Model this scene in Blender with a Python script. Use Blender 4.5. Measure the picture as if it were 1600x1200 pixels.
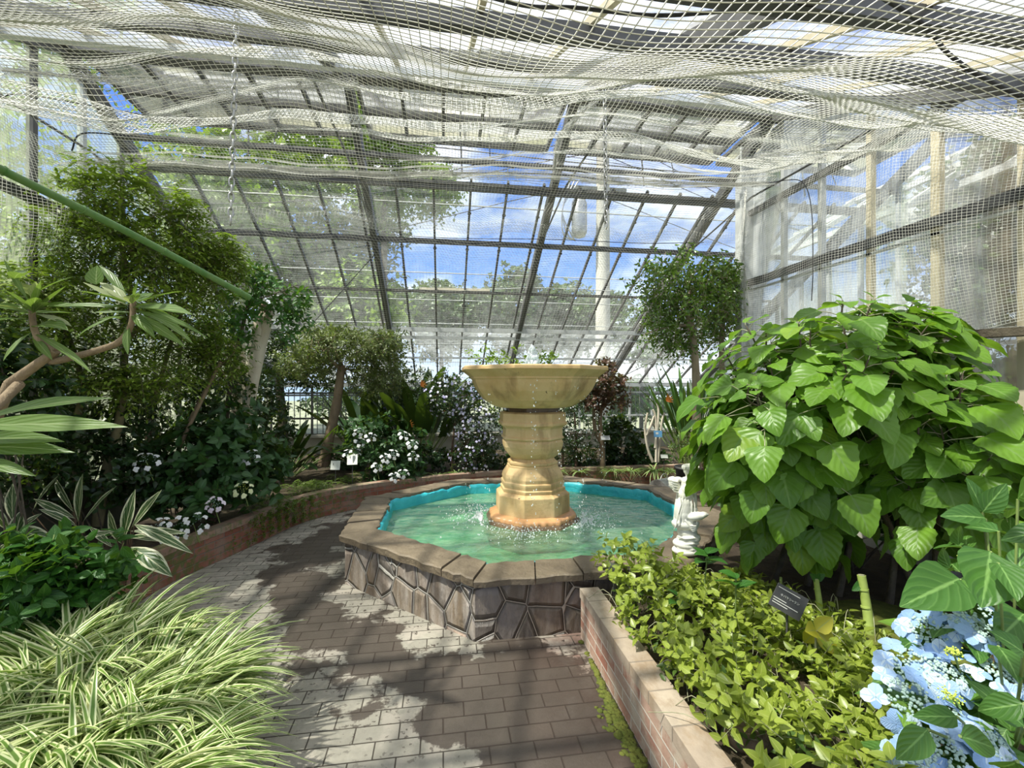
import bpy, bmesh, math, random
import numpy as np
from mathutils import Vector, Matrix, noise as mnoise

for o in list(bpy.data.objects): bpy.data.objects.remove(o)
SC = bpy.context.scene
COL = SC.collection
YAW = math.radians(8.6)
CA, SA = math.cos(YAW), math.sin(YAW)
F, EYE = 710.0, 1.6

# ---------------------------------------------------------------- camera
cam = bpy.data.cameras.new('camera'); cam.lens = 36 * F / 1600; cam.sensor_width = 36; cam.clip_start = .02; cam.clip_end = 300
camo = bpy.data.objects.new('camera', cam); COL.objects.link(camo)
camo.location = (0, 0, EYE); camo.rotation_euler = (math.pi / 2, 0, -YAW)
SC.camera = camo

# ---------------------------------------------------------------- world, sun, exposure
SC.view_settings.view_transform = 'Standard'; SC.view_settings.look = 'None'
SC.view_settings.gamma = 1; SC.view_settings.use_curve_mapping = False
SC.view_settings.exposure = 0.45
SUN_DIR = Vector((-.50, -.13, .86)).normalized()      # towards the sun
w = bpy.data.worlds.new('world'); SC.world = w; w.use_nodes = True
nt = w.node_tree; nt.nodes.clear()
def wn(t, **k):
    n = nt.nodes.new(t)
    for a, b in k.items(): setattr(n, a, b)
    return n
geo = wn('ShaderNodeTexCoord')
sep = wn('ShaderNodeSeparateXYZ'); nt.links.new(geo.outputs['Generated'], sep.inputs[0])
ramp = wn('ShaderNodeValToRGB')
ramp.color_ramp.elements[0].position = 0.0; ramp.color_ramp.elements[0].color = (.50, .63, .86, 1)
ramp.color_ramp.elements[1].position = .62; ramp.color_ramp.elements[1].color = (.055, .14, .44, 1)
e = ramp.color_ramp.elements.new(.22); e.color = (.16, .32, .76, 1)
nt.links.new(sep.outputs['Z'], ramp.inputs[0])
mapn = wn('ShaderNodeMapping'); mapn.inputs['Scale'].default_value = (1, 1, 2.1); mapn.inputs['Location'].default_value = (2.35, .4, .2)
nt.links.new(geo.outputs['Generated'], mapn.inputs[0])
cl = wn('ShaderNodeTexNoise'); cl.inputs['Scale'].default_value = 2.3; cl.inputs['Detail'].default_value = 9; cl.inputs['Roughness'].default_value = .58
nt.links.new(mapn.outputs[0], cl.inputs['Vector'])
cr = wn('ShaderNodeValToRGB'); cr.color_ramp.elements[0].position = .47; cr.color_ramp.elements[1].position = .62
hi = wn('ShaderNodeMapRange'); hi.inputs[1].default_value = .52; hi.inputs[2].default_value = .85; hi.inputs[3].default_value = 0; hi.inputs[4].default_value = .16   # broken cloud overhead
nt.links.new(sep.outputs['Z'], hi.inputs[0]); ad = wn('ShaderNodeMath', operation='ADD'); nt.links.new(cl.outputs['Fac'], ad.inputs[0]); nt.links.new(hi.outputs[0], ad.inputs[1])
nt.links.new(ad.outputs[0], cr.inputs[0])
mx = wn('ShaderNodeMix', data_type='RGBA'); mx.inputs[7].default_value = (.92, .95, 1.0, 1)
nt.links.new(cr.outputs['Color'], mx.inputs[0]); nt.links.new(ramp.outputs['Color'], mx.inputs[6])
bg = wn('ShaderNodeBackground'); bg.inputs['Strength'].default_value = 1.25
nt.links.new(mx.outputs[2], bg.inputs['Color'])
wo = wn('ShaderNodeOutputWorld'); nt.links.new(bg.outputs[0], wo.inputs[0])
sl = bpy.data.lights.new('sun', 'SUN'); sl.energy = 8.5; sl.angle = .025; sl.color = (1, .95, .86)
so = bpy.data.objects.new('sun', sl); COL.objects.link(so)
so.rotation_euler = SUN_DIR.to_track_quat('Z', 'Y').to_euler(); so.location = (-6, -5, 14)

# ---------------------------------------------------------------- helpers
def at(px, d, py=None, z=None):
    X = (px - 800) / F * d
    if z is None: z = 0 if py is None else EYE - (py - 600) / F * d
    return np.array((X * CA + d * SA, -X * SA + d * CA, z))
def pxm(p, d): return p / F * d
def nrm(a):
    a = np.asarray(a, float); n = np.linalg.norm(a, axis=-1, keepdims=True); n[n < 1e-9] = 1
    return a / n
def tag(o, label=None, cat=None, group=None, kind=None):
    if label: o['label'] = label
    if cat: o['category'] = cat
    if group: o['group'] = group
    if kind: o['kind'] = kind
    return o
def empty(name, loc=(0, 0, 0), label=None, cat=None, group=None, kind=None, rz=0):
    o = bpy.data.objects.new(name, None); COL.objects.link(o); o.empty_display_size = .1
    o.location = loc; o.rotation_euler = (0, 0, rz)
    return tag(o, label, cat, group, kind)
def base_of(parent):
    p = np.zeros(3)
    while parent is not None: p = p + np.array(parent.location); parent = parent.parent
    return p

class MB:
    """collects geometry in world coordinates, linked as ONE mesh"""
    def __init__(s): s.V = []; s.F = []; s.n = 0; s.UV = []; s.R = []; s.M = []; s.S = []
    def add(s, V, Fc, uv=None, rnd=None, mi=0, smooth=True):
        V = np.array(V, float).reshape(-1, 3); k = len(V)
        Fc = np.asarray(Fc, np.int64)
        s.V.append(V); s.F.append(Fc + s.n); s.n += k
        s.UV.append(np.zeros((k, 2)) if uv is None else np.asarray(uv, float).reshape(-1, 2))
        s.R.append(np.full(k, .5 if rnd is None else 0.) + (0 if rnd is None else np.asarray(rnd, float)))
        s.M.append(np.full(len(Fc), mi)); s.S.append(np.full(len(Fc), smooth))
        return s
    def build(s, name, mats, parent=None, loc=None):
        if loc is None and parent is not None: org = base_of(parent)
        elif loc is not None: org = np.array(loc, float)
        else: org = np.zeros(3)
        V = (np.concatenate(s.V) if s.V else np.zeros((0, 3))) - org
        me = bpy.data.meshes.new(name)
        me.vertices.add(len(V)); me.vertices.foreach_set('co', V.astype(np.float32).ravel())
        sizes = np.concatenate([np.full(len(f), f.shape[1]) for f in s.F])
        li = np.concatenate([f.ravel() for f in s.F])
        me.loops.add(len(li)); me.loops.foreach_set('vertex_index', li.astype(np.int32))
        st = np.concatenate(([0], np.cumsum(sizes)[:-1]))
        me.polygons.add(len(sizes)); me.polygons.foreach_set('loop_start', st.astype(np.int32))
        me.polygons.foreach_set('material_index', np.concatenate(s.M).astype(np.int32))
        me.polygons.foreach_set('use_smooth', np.concatenate(s.S).astype(bool))
        uvl = me.uv_layers.new(name='UVMap'); uv = np.concatenate(s.UV)[li]
        uvl.data.foreach_set('uv', uv.astype(np.float32).ravel())
        at_ = me.attributes.new('rnd', 'FLOAT', 'POINT'); at_.data.foreach_set('value', np.concatenate(s.R).astype(np.float32))
        me.update(calc_edges=True); me.validate()
        if not isinstance(mats, (list, tuple)): mats = [mats]
        for m in mats: me.materials.append(m)
        o = bpy.data.objects.new(name, me); COL.objects.link(o)
        if parent is not None: o.parent = parent
        else: o.location = org
        return o
    def box(s, c, size, rot=None, mi=0):
        x, y, z = np.array(size) / 2
        V = np.array([(a, b, c_) for a in (-x, x) for b in (-y, y) for c_ in (-z, z)])
        if rot is not None: V = V @ np.array(rot).T
        V = V + np.array(c)
        Fc = np.array([(0, 1, 3, 2), (4, 6, 7, 5), (0, 4, 5, 1), (2, 3, 7, 6), (0, 2, 6, 4), (1, 5, 7, 3)])
        V2 = V[Fc].reshape(-1, 3); uv = np.tile([(0, 0), (0, 1), (1, 1), (1, 0)], (6, 1))
        return s.add(V2, np.arange(24).reshape(6, 4), uv, mi=mi, smooth=False)
    def bar(s, p0, p1, wd, h, up=(0, 0, 1), mi=0):
        p0 = np.array(p0, float); p1 = np.array(p1, float); d = p1 - p0; L = np.linalg.norm(d); d = d / L
        r = np.cross(d, up); r = nrm(r); u = np.cross(r, d)
        return s.box((p0 + p1) / 2, (wd, L, h), np.stack([r, d, u], 1), mi)
    def tube(s, P, R, k=6, cap=True, mi=0, rnd=.5):
        P = np.array(P, float); n = len(P); R = np.broadcast_to(np.asarray(R, float), (n,))
        T = np.gradient(P, axis=0); T = nrm(T)
        ref = np.array((0, 0, 1.)) if abs(T[0][2]) < .9 else np.array((1., 0, 0))
        A = []; a = nrm(np.cross(T[0], ref))
        for i in range(n):
            a = a - T[i] * np.dot(a, T[i]); a = nrm(a); A.append(a)
        A = np.array(A); B = np.cross(T, A)
        th = np.arange(k) / k * 2 * math.pi
        V = P[:, None] + R[:, None, None] * (np.cos(th)[None, :, None] * A[:, None] + np.sin(th)[None, :, None] * B[:, None])
        L = np.concatenate(([0], np.cumsum(np.linalg.norm(np.diff(P, axis=0), axis=1))))
        uv = np.stack([np.broadcast_to(th / 6.283, (n, k)), np.broadcast_to(L[:, None], (n, k))], -1)
        i = np.arange(n - 1)[:, None] * k; j = np.arange(k)[None]; j2 = (j + 1) % k
        Fc = np.stack([i + j, i + j2, i + k + j2, i + k + j], -1).reshape(-1, 4)
        s.add(V.reshape(-1, 3), Fc, uv.reshape(-1, 2), np.full(n * k, rnd), mi)
        if cap:
            s.add(V[0], np.arange(k)[::-1][None], rnd=np.full(k, rnd), mi=mi, smooth=False); s.add(V[-1], np.arange(k)[None], rnd=np.full(k, rnd), mi=mi, smooth=False)
        return s
    def lathe(s, prof, c, k=32, phase=0, mi=0, smooth=True, cap=False):
        """prof: (r, z) from bottom to top; r is the circumradius"""
        pr = np.array(prof, float); n = len(pr); th = phase + np.arange(k) / k * 2 * math.pi
        V = np.stack([pr[:, 0][:, None] * np.cos(th), pr[:, 0][:, None] * np.sin(th), np.broadcast_to(pr[:, 1][:, None], (n, k))], -1) + np.array(c)
        i = np.arange(n - 1)[:, None] * k; j = np.arange(k)[None]; j2 = (j + 1) % k
        Fc = np.stack([i + j, i + j2, i + k + j2, i + k + j], -1).reshape(-1, 4)
        if smooth:
            s.add(V.reshape(-1, 3), Fc, mi=mi)
        else:
            VV = V.reshape(-1, 3)[Fc].reshape(-1, 3); s.add(VV, np.arange(len(VV)).reshape(-1, 4), mi=mi, smooth=False)
        if cap:
            s.add(V[0], np.arange(k)[::-1][None], mi=mi, smooth=False); s.add(V[-1], np.arange(k)[None], mi=mi, smooth=False)
        return s
    def grid(s, G, uv=None, mi=0, smooth=True, close=False):
        G = np.asarray(G, float); a, b = G.shape[:2]
        i = np.arange(a - 1)[:, None] * b; j = np.arange(b - 1)[None]
        Fc = np.stack([i + j, i + j + 1, i + b + j + 1, i + b + j], -1).reshape(-1, 4)
        return s.add(G.reshape(-1, 3), Fc, uv, mi=mi, smooth=smooth)
    def blob(s, c, r, rot=None, sub=2, mi=0, jit=0, rng=None):
        V, Fc = ICO[sub]
        W = V.copy()
        if jit: W = W * (1 + (rng.random((len(W), 1)) - .5) * jit)
        W = W * np.array(r)
        if rot is not None: W = W @ np.array(rot).T
        return s.add(W + np.array(c), Fc, mi=mi)

ICO = {}
for k_ in (1, 2, 3):
    b_ = bmesh.new(); bmesh.ops.create_icosphere(b_, subdivisions=k_, radius=1)
    ICO[k_] = (np.array([v.co[:] for v in b_.verts]), np.array([[v.index for v in f.verts] for f in b_.faces])); b_.free()

def smooth_path(P, n=40):
    P = np.array(P, float); P = np.vstack([2 * P[0] - P[1], P, 2 * P[-1] - P[-2]]); out = []
    m = len(P) - 3
    for q in range(n):
        t = q / (n - 1) * m; i = min(int(t), m - 1); f = t - i
        a, b, c, d = P[i:i + 4]
        out.append(.5 * ((2 * b) + (-a + c) * f + (2 * a - 5 * b + 4 * c - d) * f * f + (-a + 3 * b - 3 * c + d) * f ** 3))
    return np.array(out)

# ---- leaf templates: rows along t (0..1), m across; w(t) full width relative to length
def template(w, n=6, m=3, fold=.25, serr=0, petiole=0):
    t = np.linspace(0, 1, n); s_ = np.linspace(-1, 1, m)
    wt = np.array([w(x) for x in t])
    if serr: wt = wt * (1 + serr * ((np.arange(n) % 2) * 2 - 1))
    X = s_[None] * wt[:, None] / 2; Y = np.broadcast_to(t[:, None], X.shape); Z = fold * np.abs(X)
    V = np.stack([X, Y, Z], -1).reshape(-1, 3)
    i = np.arange(n - 1)[:, None] * m; j = np.arange(m - 1)[None]
    Fc = np.stack([i + j, i + j + 1, i + m + j + 1, i + m + j], -1).reshape(-1, 4)
    UV = np.stack([np.broadcast_to((s_[None] + 1) / 2, X.shape), Y], -1).reshape(-1, 2)
    return V, Fc, UV
lan = lambda wd, p=.45: (lambda t: wd * max(.02, (math.sin(math.pi * t ** (math.log(.5) / math.log(p))) if 0 < t < 1 else 0)) )
ovate = lambda wd: (lambda t: wd * max(.03, math.sin(math.pi * t ** .62) ** .8 if 0 < t < 1 else 0))
def heart(wd):
    def f(t):
        if t <= 0: return .30 * wd
        return wd * max(.02, (1 - t ** 1.7) ** .75 * min(1, .62 + t * 1.9))
    return f
T_OV = template(ovate(.55), 5, 3, .3)
T_OV2 = template(ovate(.58), 8, 5, .25)
T_LAN = template(lan(.30), 5, 3, .3)
T_LAN2 = template(lan(.34, .5), 9, 5, .25)
T_TINY = template(lambda t: .45 * (1 if .2 < t < .9 else .12), 3, 2, 0)
T_TINY3 = template(ovate(.42), 4, 3, .3)
T_HEART = template(heart(.86), 13, 7, .16, serr=.035)
T_BLADE = template(lambda t: .045 * (1 - t ** 3) + .003, 8, 3, .5)
T_STRAP = template(lambda t: .16 * max(.05, math.sin(math.pi * min(1, t * .85 + .12)) ** .6), 9, 3, .3)
T_PETAL = template(lambda t: .95 * max(.12, math.sin(math.pi * (t * .86 + .08)) ** .6), 4, 3, .1)

def scatter(mb, T, P, D, N, L, W=1., curl=0., rnd=None, mi=0, rng=None, twist=0., wav=0.):
    V, Fc, UV = T; n = len(P)
    if n == 0: return
    D = nrm(D); N = np.asarray(N, float); N = N - D * (N * D).sum(-1, keepdims=True); N = nrm(N)
    X = np.cross(D, N)
    L = np.broadcast_to(L, (n,)); W = np.broadcast_to(W, (n,)); curl = np.broadcast_to(curl, (n,))
    lx = V[None, :, 0] * W[:, None]; ly = np.broadcast_to(V[None, :, 1], lx.shape)
    lz = V[None, :, 2] * W[:, None] - curl[:, None] * V[None, :, 1] ** 2
    ly = ly - .35 * np.abs(curl)[:, None] * V[None, :, 1] ** 3
    if wav and rng is not None:
        ph = rng.random((n, 1)) * 6.28
        lz = lz + wav * np.sin(V[None, :, 1] * 9 + ph + V[None, :, 0] * 3) * np.abs(V[None, :, 0]) * 2
    PP = np.asarray(P)[:, None] + L[:, None, None] * (lx[..., None] * X[:, None] + ly[..., None] * D[:, None] + lz[..., None] * N[:, None])
    if rnd is None: rnd = (rng or np.random.default_rng(1)).random(n)
    FF = (Fc[None] + (np.arange(n) * len(V))[:, None, None]).reshape(-1, Fc.shape[1])
    mb.add(PP.reshape(-1, 3), FF, np.tile(UV, (n, 1)), np.repeat(rnd, len(V)), mi)

def rvec(rng, n): return nrm(rng.normal(size=(n, 3)))
def ell_points(rng, ells, n, shell=.55):
    """points in a union of ellipsoids [(centre, radii)], biased to the outside; returns points and outward directions"""
    vol = np.array([r[0] * r[1] * r[2] for c, r in ells]) ** (2 / 3); vol /= vol.sum()
    idx = rng.choice(len(ells), n, p=vol)
    C = np.array([ells[i][0] for i in idx]); R = np.array([ells[i][1] for i in idx])
    d = rvec(rng, n); rr = shell + (1 - shell) * rng.random((n, 1)) ** .6
    rr = rr * (1 + .12 * np.sin(d[:, :1] * 7 + d[:, 1:2] * 9 + C[:, :1] * 5) )
    return C + d * R * rr, d
def ortho(D, up):
    u = up - D * (up * D).sum(-1, keepdims=True); return nrm(u)

def leafy(mb, rng, P0, D, TL, k, T, L, W=1., mode='spiral', tilt=55, curl=.15, mi=0, stems=None, upn=.6, droop=0., sr=.002, rndr=(0, 1), ljit=.3, wav=0):
    """twigs from P0 along D, each with k leaves"""
    D = nrm(D); n = len(P0); up = np.tile((0, 0, 1.), (n, 1)); ti = math.radians(tilt)
    Nn = ortho(D, up + .25 * rng.normal(size=(n, 3))); S = np.cross(D, Nn)
    TL = np.broadcast_to(TL, (n,))
    tw = rng.random(n) * .5 + rng.random() * 0
    for j in range(k):
        f = (j + 1) / k
        pos = P0 + D * (TL * f)[:, None]; pos[:, 2] -= droop * TL * f * f
        dd = D.copy(); dd[:, 2] -= 2 * droop * f; dd = nrm(dd)
        if mode == 'pinnate':
            sg = 1 if j % 2 else -1
            if j == k - 1: side = S * 0
            else: side = S * sg
            ld = dd * math.cos(ti) + side * math.sin(ti) if j < k - 1 else dd
            ln = Nn
        elif mode == 'opposite':
            az = (j // 2) * math.pi / 2 + (j % 2) * math.pi
            side = S * math.cos(az) + Nn * math.sin(az)
            ld = dd * math.cos(ti) + side * math.sin(ti); ln = dd * math.sin(ti) - side * math.cos(ti)
        else:
            az = j * 2.39996
            side = S * math.cos(az) + Nn * math.sin(az)
            ld = dd * math.cos(ti) + side * math.sin(ti); ln = dd * math.sin(ti) - side * math.cos(ti)
        ld = ld + .12 * rng.normal(size=(n, 3))
        ln = ln * (1 - upn) + up * upn + .18 * rng.normal(size=(n, 3))
        LL = np.broadcast_to(L, (n,)) * (1 - ljit / 2 + ljit * rng.random(n)) * (1 - .25 * f)
        rn = rndr[0] + (rndr[1] - rndr[0]) * (.65 * tw * 2 * .5 + .5 * rng.random(n))
        scatter(mb, T, pos, ld, ln, LL, W, curl, rn, mi, rng, wav=wav)
    if stems is not None:
        # thin three-sided stems, all twigs at once
        q = np.linspace(0, 1, 4)
        C = P0[:, None] + D[:, None] * (TL[:, None] * q)[..., None]; C[:, :, 2] -= droop * TL[:, None] * q * q
        th = np.arange(3) * 2.0944
        V = C[:, :, None] + sr * (1 - .5 * q)[None, :, None, None] * (np.cos(th)[None, None, :, None] * S[:, None, None] + np.sin(th)[None, None, :, None] * Nn[:, None, None])
        i = np.arange(3)[:, None] * 3; j = np.arange(3)[None]; j2 = (j + 1) % 3
        Fq = np.stack([i + j, i + j2, i + 3 + j2, i + 3 + j], -1).reshape(-1, 4)
        stems.add(V.reshape(-1, 3), (Fq[None] + (np.arange(n) * 12)[:, None, None]).reshape(-1, 4))

# ---------------------------------------------------------------- materials
MATS = {}
class N:
    """small wrapper around a material's node tree"""
    def __init__(s, name):
        s.m = bpy.data.materials.new(name); s.m.use_nodes = True; s.t = s.m.node_tree; s.t.nodes.clear()
        s.out = s.new('ShaderNodeOutputMaterial'); MATS[name] = s.m
    def new(s, t, **k):
        n = s.t.nodes.new(t)
        for a, b in k.items(): setattr(n, a, b)
        return n
    def link(s, a, b): s.t.links.new(a, b)
    def setin(s, n, i, v):
        if v is None: return
        if hasattr(v, 'is_linked') or isinstance(v, bpy.types.NodeSocket): s.link(v, n.inputs[i])
        else:
            if isinstance(v, (tuple, list)) and len(v) == 3 and n.inputs[i].type == 'RGBA': v = (*v, 1)
            n.inputs[i].default_value = v
    def mix(s, f, a, b):
        n = s.new('ShaderNodeMix', data_type='RGBA'); s.setin(n, 0, f); s.setin(n, 6, a); s.setin(n, 7, b); return n.outputs[2]
    def math(s, op, a, b=None, c=None, clamp=False):
        n = s.new('ShaderNodeMath', operation=op, use_clamp=clamp); s.setin(n, 0, a); s.setin(n, 1, b); s.setin(n, 2, c); return n.outputs[0]
    def ramp(s, f, stops, interp='LINEAR'):
        n = s.new('ShaderNodeValToRGB'); n.color_ramp.interpolation = interp; s.setin(n, 0, f); r = n.color_ramp
        while len(r.elements) < len(stops): r.elements.new(.5)
        for e_, (p, c) in zip(r.elements, stops): e_.position = p; e_.color = (*c, 1) if isinstance(c, (tuple, list)) else (c, c, c, 1)
        return n.outputs[0]
    def coord(s, k='Object', scale=(1, 1, 1), loc=(0, 0, 0), rot=(0, 0, 0)):
        c = s.new('ShaderNodeTexCoord'); m = s.new('ShaderNodeMapping')
        m.inputs['Scale'].default_value = scale; m.inputs['Location'].default_value = loc; m.inputs['Rotation'].default_value = rot
        s.link(c.outputs[k], m.inputs[0]); return m.outputs[0]
    def noise(s, v, sc, det=4, rough=.55, dist=0.):
        n = s.new('ShaderNodeTexNoise'); s.setin(n, 'Vector', v); n.inputs['Scale'].default_value = sc; n.inputs['Detail'].default_value = det
        n.inputs['Roughness'].default_value = rough; n.inputs['Distortion'].default_value = dist; return n.outputs['Fac']
    def bump(s, h, strength=.5, dist=.01, nrm_=None):
        n = s.new('ShaderNodeBump'); n.inputs['Strength'].default_value = strength; n.inputs['Distance'].default_value = dist
        s.setin(n, 'Height', h)
        if nrm_ is not None: s.setin(n, 'Normal', nrm_)
        return n.outputs[0]
    def bsdf(s, col, rough=.6, normal=None, metal=0., spec=.5, trans=0., **k):
        n = s.new('ShaderNodeBsdfPrincipled'); s.setin(n, 'Base Color', col); s.setin(n, 'Roughness', rough); s.setin(n, 'Metallic', metal)
        s.setin(n, 'Specular IOR Level', spec)
        if normal is not None: s.setin(n, 'Normal', normal)
        for a, b in k.items(): s.setin(n, a.replace('_', ' '), b)
        return n.outputs[0]
    def mixsh(s, f, a, b):
        n = s.new('ShaderNodeMixShader'); s.setin(n, 0, f); s.link(a, n.inputs[1]); s.link(b, n.inputs[2]); return n.outputs[0]
    def attr(s, name):
        n = s.new('ShaderNodeAttribute', attribute_name=name); return n.outputs['Fac']
    def done(s, sh): s.link(sh, s.out.inputs['Surface']); return s.m

def plain(name, c1, c2=None, rough=.6, sc=8, bump=.3, bd=.005, metal=0., spec=.4, coord='Object', bsc=None, stretch=(1, 1, 1), **k):
    n = N(name); v = n.coord(coord, stretch); f = n.noise(v, sc, 5)
    col = n.mix(n.ramp(f, [(.3, 0.), (.7, 1.)]), c1, c2 or tuple(x * .7 for x in c1))
    nb = n.bump(n.noise(v, bsc or sc * 3, 6), bump, bd) if bump else None
    return n.done(n.bsdf(col, rough, nb, metal, spec, **k))

def leafmat(name, c1, c2, c3=None, p3=.93, vein=None, margin=None, mpos=.7, trans=.35, rough=.42, spec=.45, center=None, veins=0.):
    n = N(name); r = n.attr('rnd'); uvn = n.new('ShaderNodeTexCoord').outputs['UV']
    sp = n.new('ShaderNodeSeparateXYZ'); n.link(uvn, sp.inputs[0]); U, V = sp.outputs[0], sp.outputs[1]
    col = n.mix(r, c1, c2)
    if c3: col = n.mix(n.ramp(r, [(p3 - .03, 0.), (p3 + .03, 1.)]), col, c3)
    a = n.math('ABSOLUTE', n.math('SUBTRACT', U, .5)); a2 = n.math('MULTIPLY', a, 2.)
    if veins:
        wv = n.math('SINE', n.math('MULTIPLY', n.math('SUBTRACT', V, n.math('MULTIPLY', a, .9)), 34.))
        vm = n.ramp(wv, [(.75, 0.), (1., veins)])
        col = n.mix(vm, col, vein or tuple(min(1, x * 1.8) for x in c2))
    if center: col = n.mix(n.ramp(n.math('ADD', a2, n.math('MULTIPLY', n.noise(uvn, 6), .3)), [(.2, 1.), (.5, 0.)]), col, center)
    if margin:
        nz = n.math('MULTIPLY', n.math('SUBTRACT', n.noise(n.coord('UV', (5, 1.5, 1)), 4, 2), .5), .7)
        col = n.mix(n.ramp(n.math('ADD', a2, nz), [(mpos - .04, 0.), (mpos + .04, 1.)]), col, margin)
    if vein: col = n.mix(n.ramp(a2, [(.03, 1.), (.09, 0.)]), col, vein)
    nb = None
    if veins:
        nb = n.bump(wv, .22, .004)
    p = n.bsdf(col, rough, nb, spec=spec)
    t = n.new('ShaderNodeBsdfTranslucent'); tc = n.mix(.45, col, (.75, .95, .12)); 
    g = n.new('ShaderNodeMix', data_type='RGBA', blend_type='MULTIPLY'); g.inputs[0].default_value = 1; n.link(tc, g.inputs[6]); n.link(n.mix(.55, col, (.9, 1, .3)), g.inputs[7])
    n.link(n.mix(.5, g.outputs[2], col), t.inputs['Color'])
    return n.done(n.mixsh(trans, p, t.outputs[0]))
def brickmat(name, c1, c2, mortar, bw, bh, ms=.006, coord='UV', stain=None, bumpd=.006, wet=False, rough=.8, offset=.5, moss=None):
    n = N(name); v = n.coord(coord)
    # slight wobble of the joints
    b = n.new('ShaderNodeTexBrick'); b.offset = offset; b.inputs['Scale'].default_value = 1
    b.inputs['Brick Width'].default_value = bw; b.inputs['Row Height'].default_value = bh; b.inputs['Mortar Size'].default_value = ms
    b.inputs['Mortar Smooth'].default_value = .3
    n.setin(b, 'Color1', (0, 0, 0)); n.setin(b, 'Color2', (1, 1, 1)); n.setin(b, 'Mortar', (.5, .5, .5))
    n.link(v, b.inputs['Vector'])
    nz = n.noise(v, 14, 6, .65); big = n.noise(v, 1.7, 4)
    col = n.mix(b.outputs['Color'], c1, c2)
    col = n.mix(n.math('MULTIPLY', n.ramp(nz, [(.35, 0.), (.75, 1.)]), .45), col, tuple(x * .55 for x in c1))
    if stain: col = n.mix(n.ramp(n.noise(v, 5, 6, .7), [(.47, 0.), (.62, .8)]), col, stain)
    col = n.mix(b.outputs['Fac'], col, mortar)
    if moss: col = n.mix(n.ramp(n.math('MULTIPLY', big, n.noise(v, 20, 4)), [(.26, 0.), (.34, .8)]), col, moss)
    h = n.math('SUBTRACT', n.math('MULTIPLY', n.noise(v, 60, 6, .7), .35), b.outputs['Fac'])
    r = rough
    if wet:
        # splash water: a wet band round the basin (centre .884, 4.488), blotchy edge, plus scattered drips
        s1 = n.new('ShaderNodeSeparateXYZ'); n.link(n.coord('Object'), s1.inputs[0])
        dx = n.math('SUBTRACT', s1.outputs[0], .884); dy = n.math('SUBTRACT', s1.outputs[1], 4.488)
        rr = n.math('SQRT', n.math('ADD', n.math('MULTIPLY', dx, dx), n.math('MULTIPLY', dy, dy)))
        edge = n.math('ADD', rr, n.math('MULTIPLY', n.math('SUBTRACT', n.noise(v, 2.0, 9, .66), .5), 1.7))
        sh = n.math('MULTIPLY', n.math('ADD', n.math('MAXIMUM', dx, -1.1), 1.1), .75)
        band = n.math('MULTIPLY', n.ramp(n.math('SUBTRACT', edge, 1.4), [(.42, 0.), (.47, 1.)]),
                      n.ramp(n.math('SUBTRACT', n.math('SUBTRACT', edge, sh), 2.0), [(.38, 1.), (.43, 0.)]))
        drip = n.math('MULTIPLY', n.ramp(n.noise(v, 26, 3, .6), [(.60, 0.), (.64, 1.)]), n.ramp(n.math('SUBTRACT', rr, 2.), [(.55, 1.), (.95, 0.)]))
        wm = n.math('MAXIMUM', band, drip, clamp=True)
        spot = n.ramp(n.noise(v, 1.1, 6, .6), [(.68, 0.), (.71, 1.)])
        wm = n.math('MAXIMUM', wm, spot, clamp=True)
        # rust-red pavers to the right of the basin foot
        redm = n.math('MULTIPLY', n.ramp(s1.outputs[0], [(.25, 0.), (.75, 1.)]), n.ramp(b.outputs['Color'], [(.3, .35), (.8, 1.)]))
        col = n.mix(n.math('MULTIPLY', redm, .75), col, n.mix(b.outputs['Fac'], (.17, .085, .065), (.12, .09, .07)))
        pale = n.math('MULTIPLY', n.ramp(n.noise(v, 3.1, 6, .7), [(.50, 0.), (.58, .55)]), n.math('SUBTRACT', 1., b.outputs['Fac']))
        col = n.mix(pale, col, (.36, .32, .27))
        col = n.mix(n.math('MULTIPLY', wm, 1.), col, n.mix(.84, col, (.040, .027, .021)))
        r = n.math('SUBTRACT', .85, n.math('MULTIPLY', wm, .42))
    return n.done(n.bsdf(col, r, n.bump(h, .8, bumpd), spec=.4))

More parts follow.
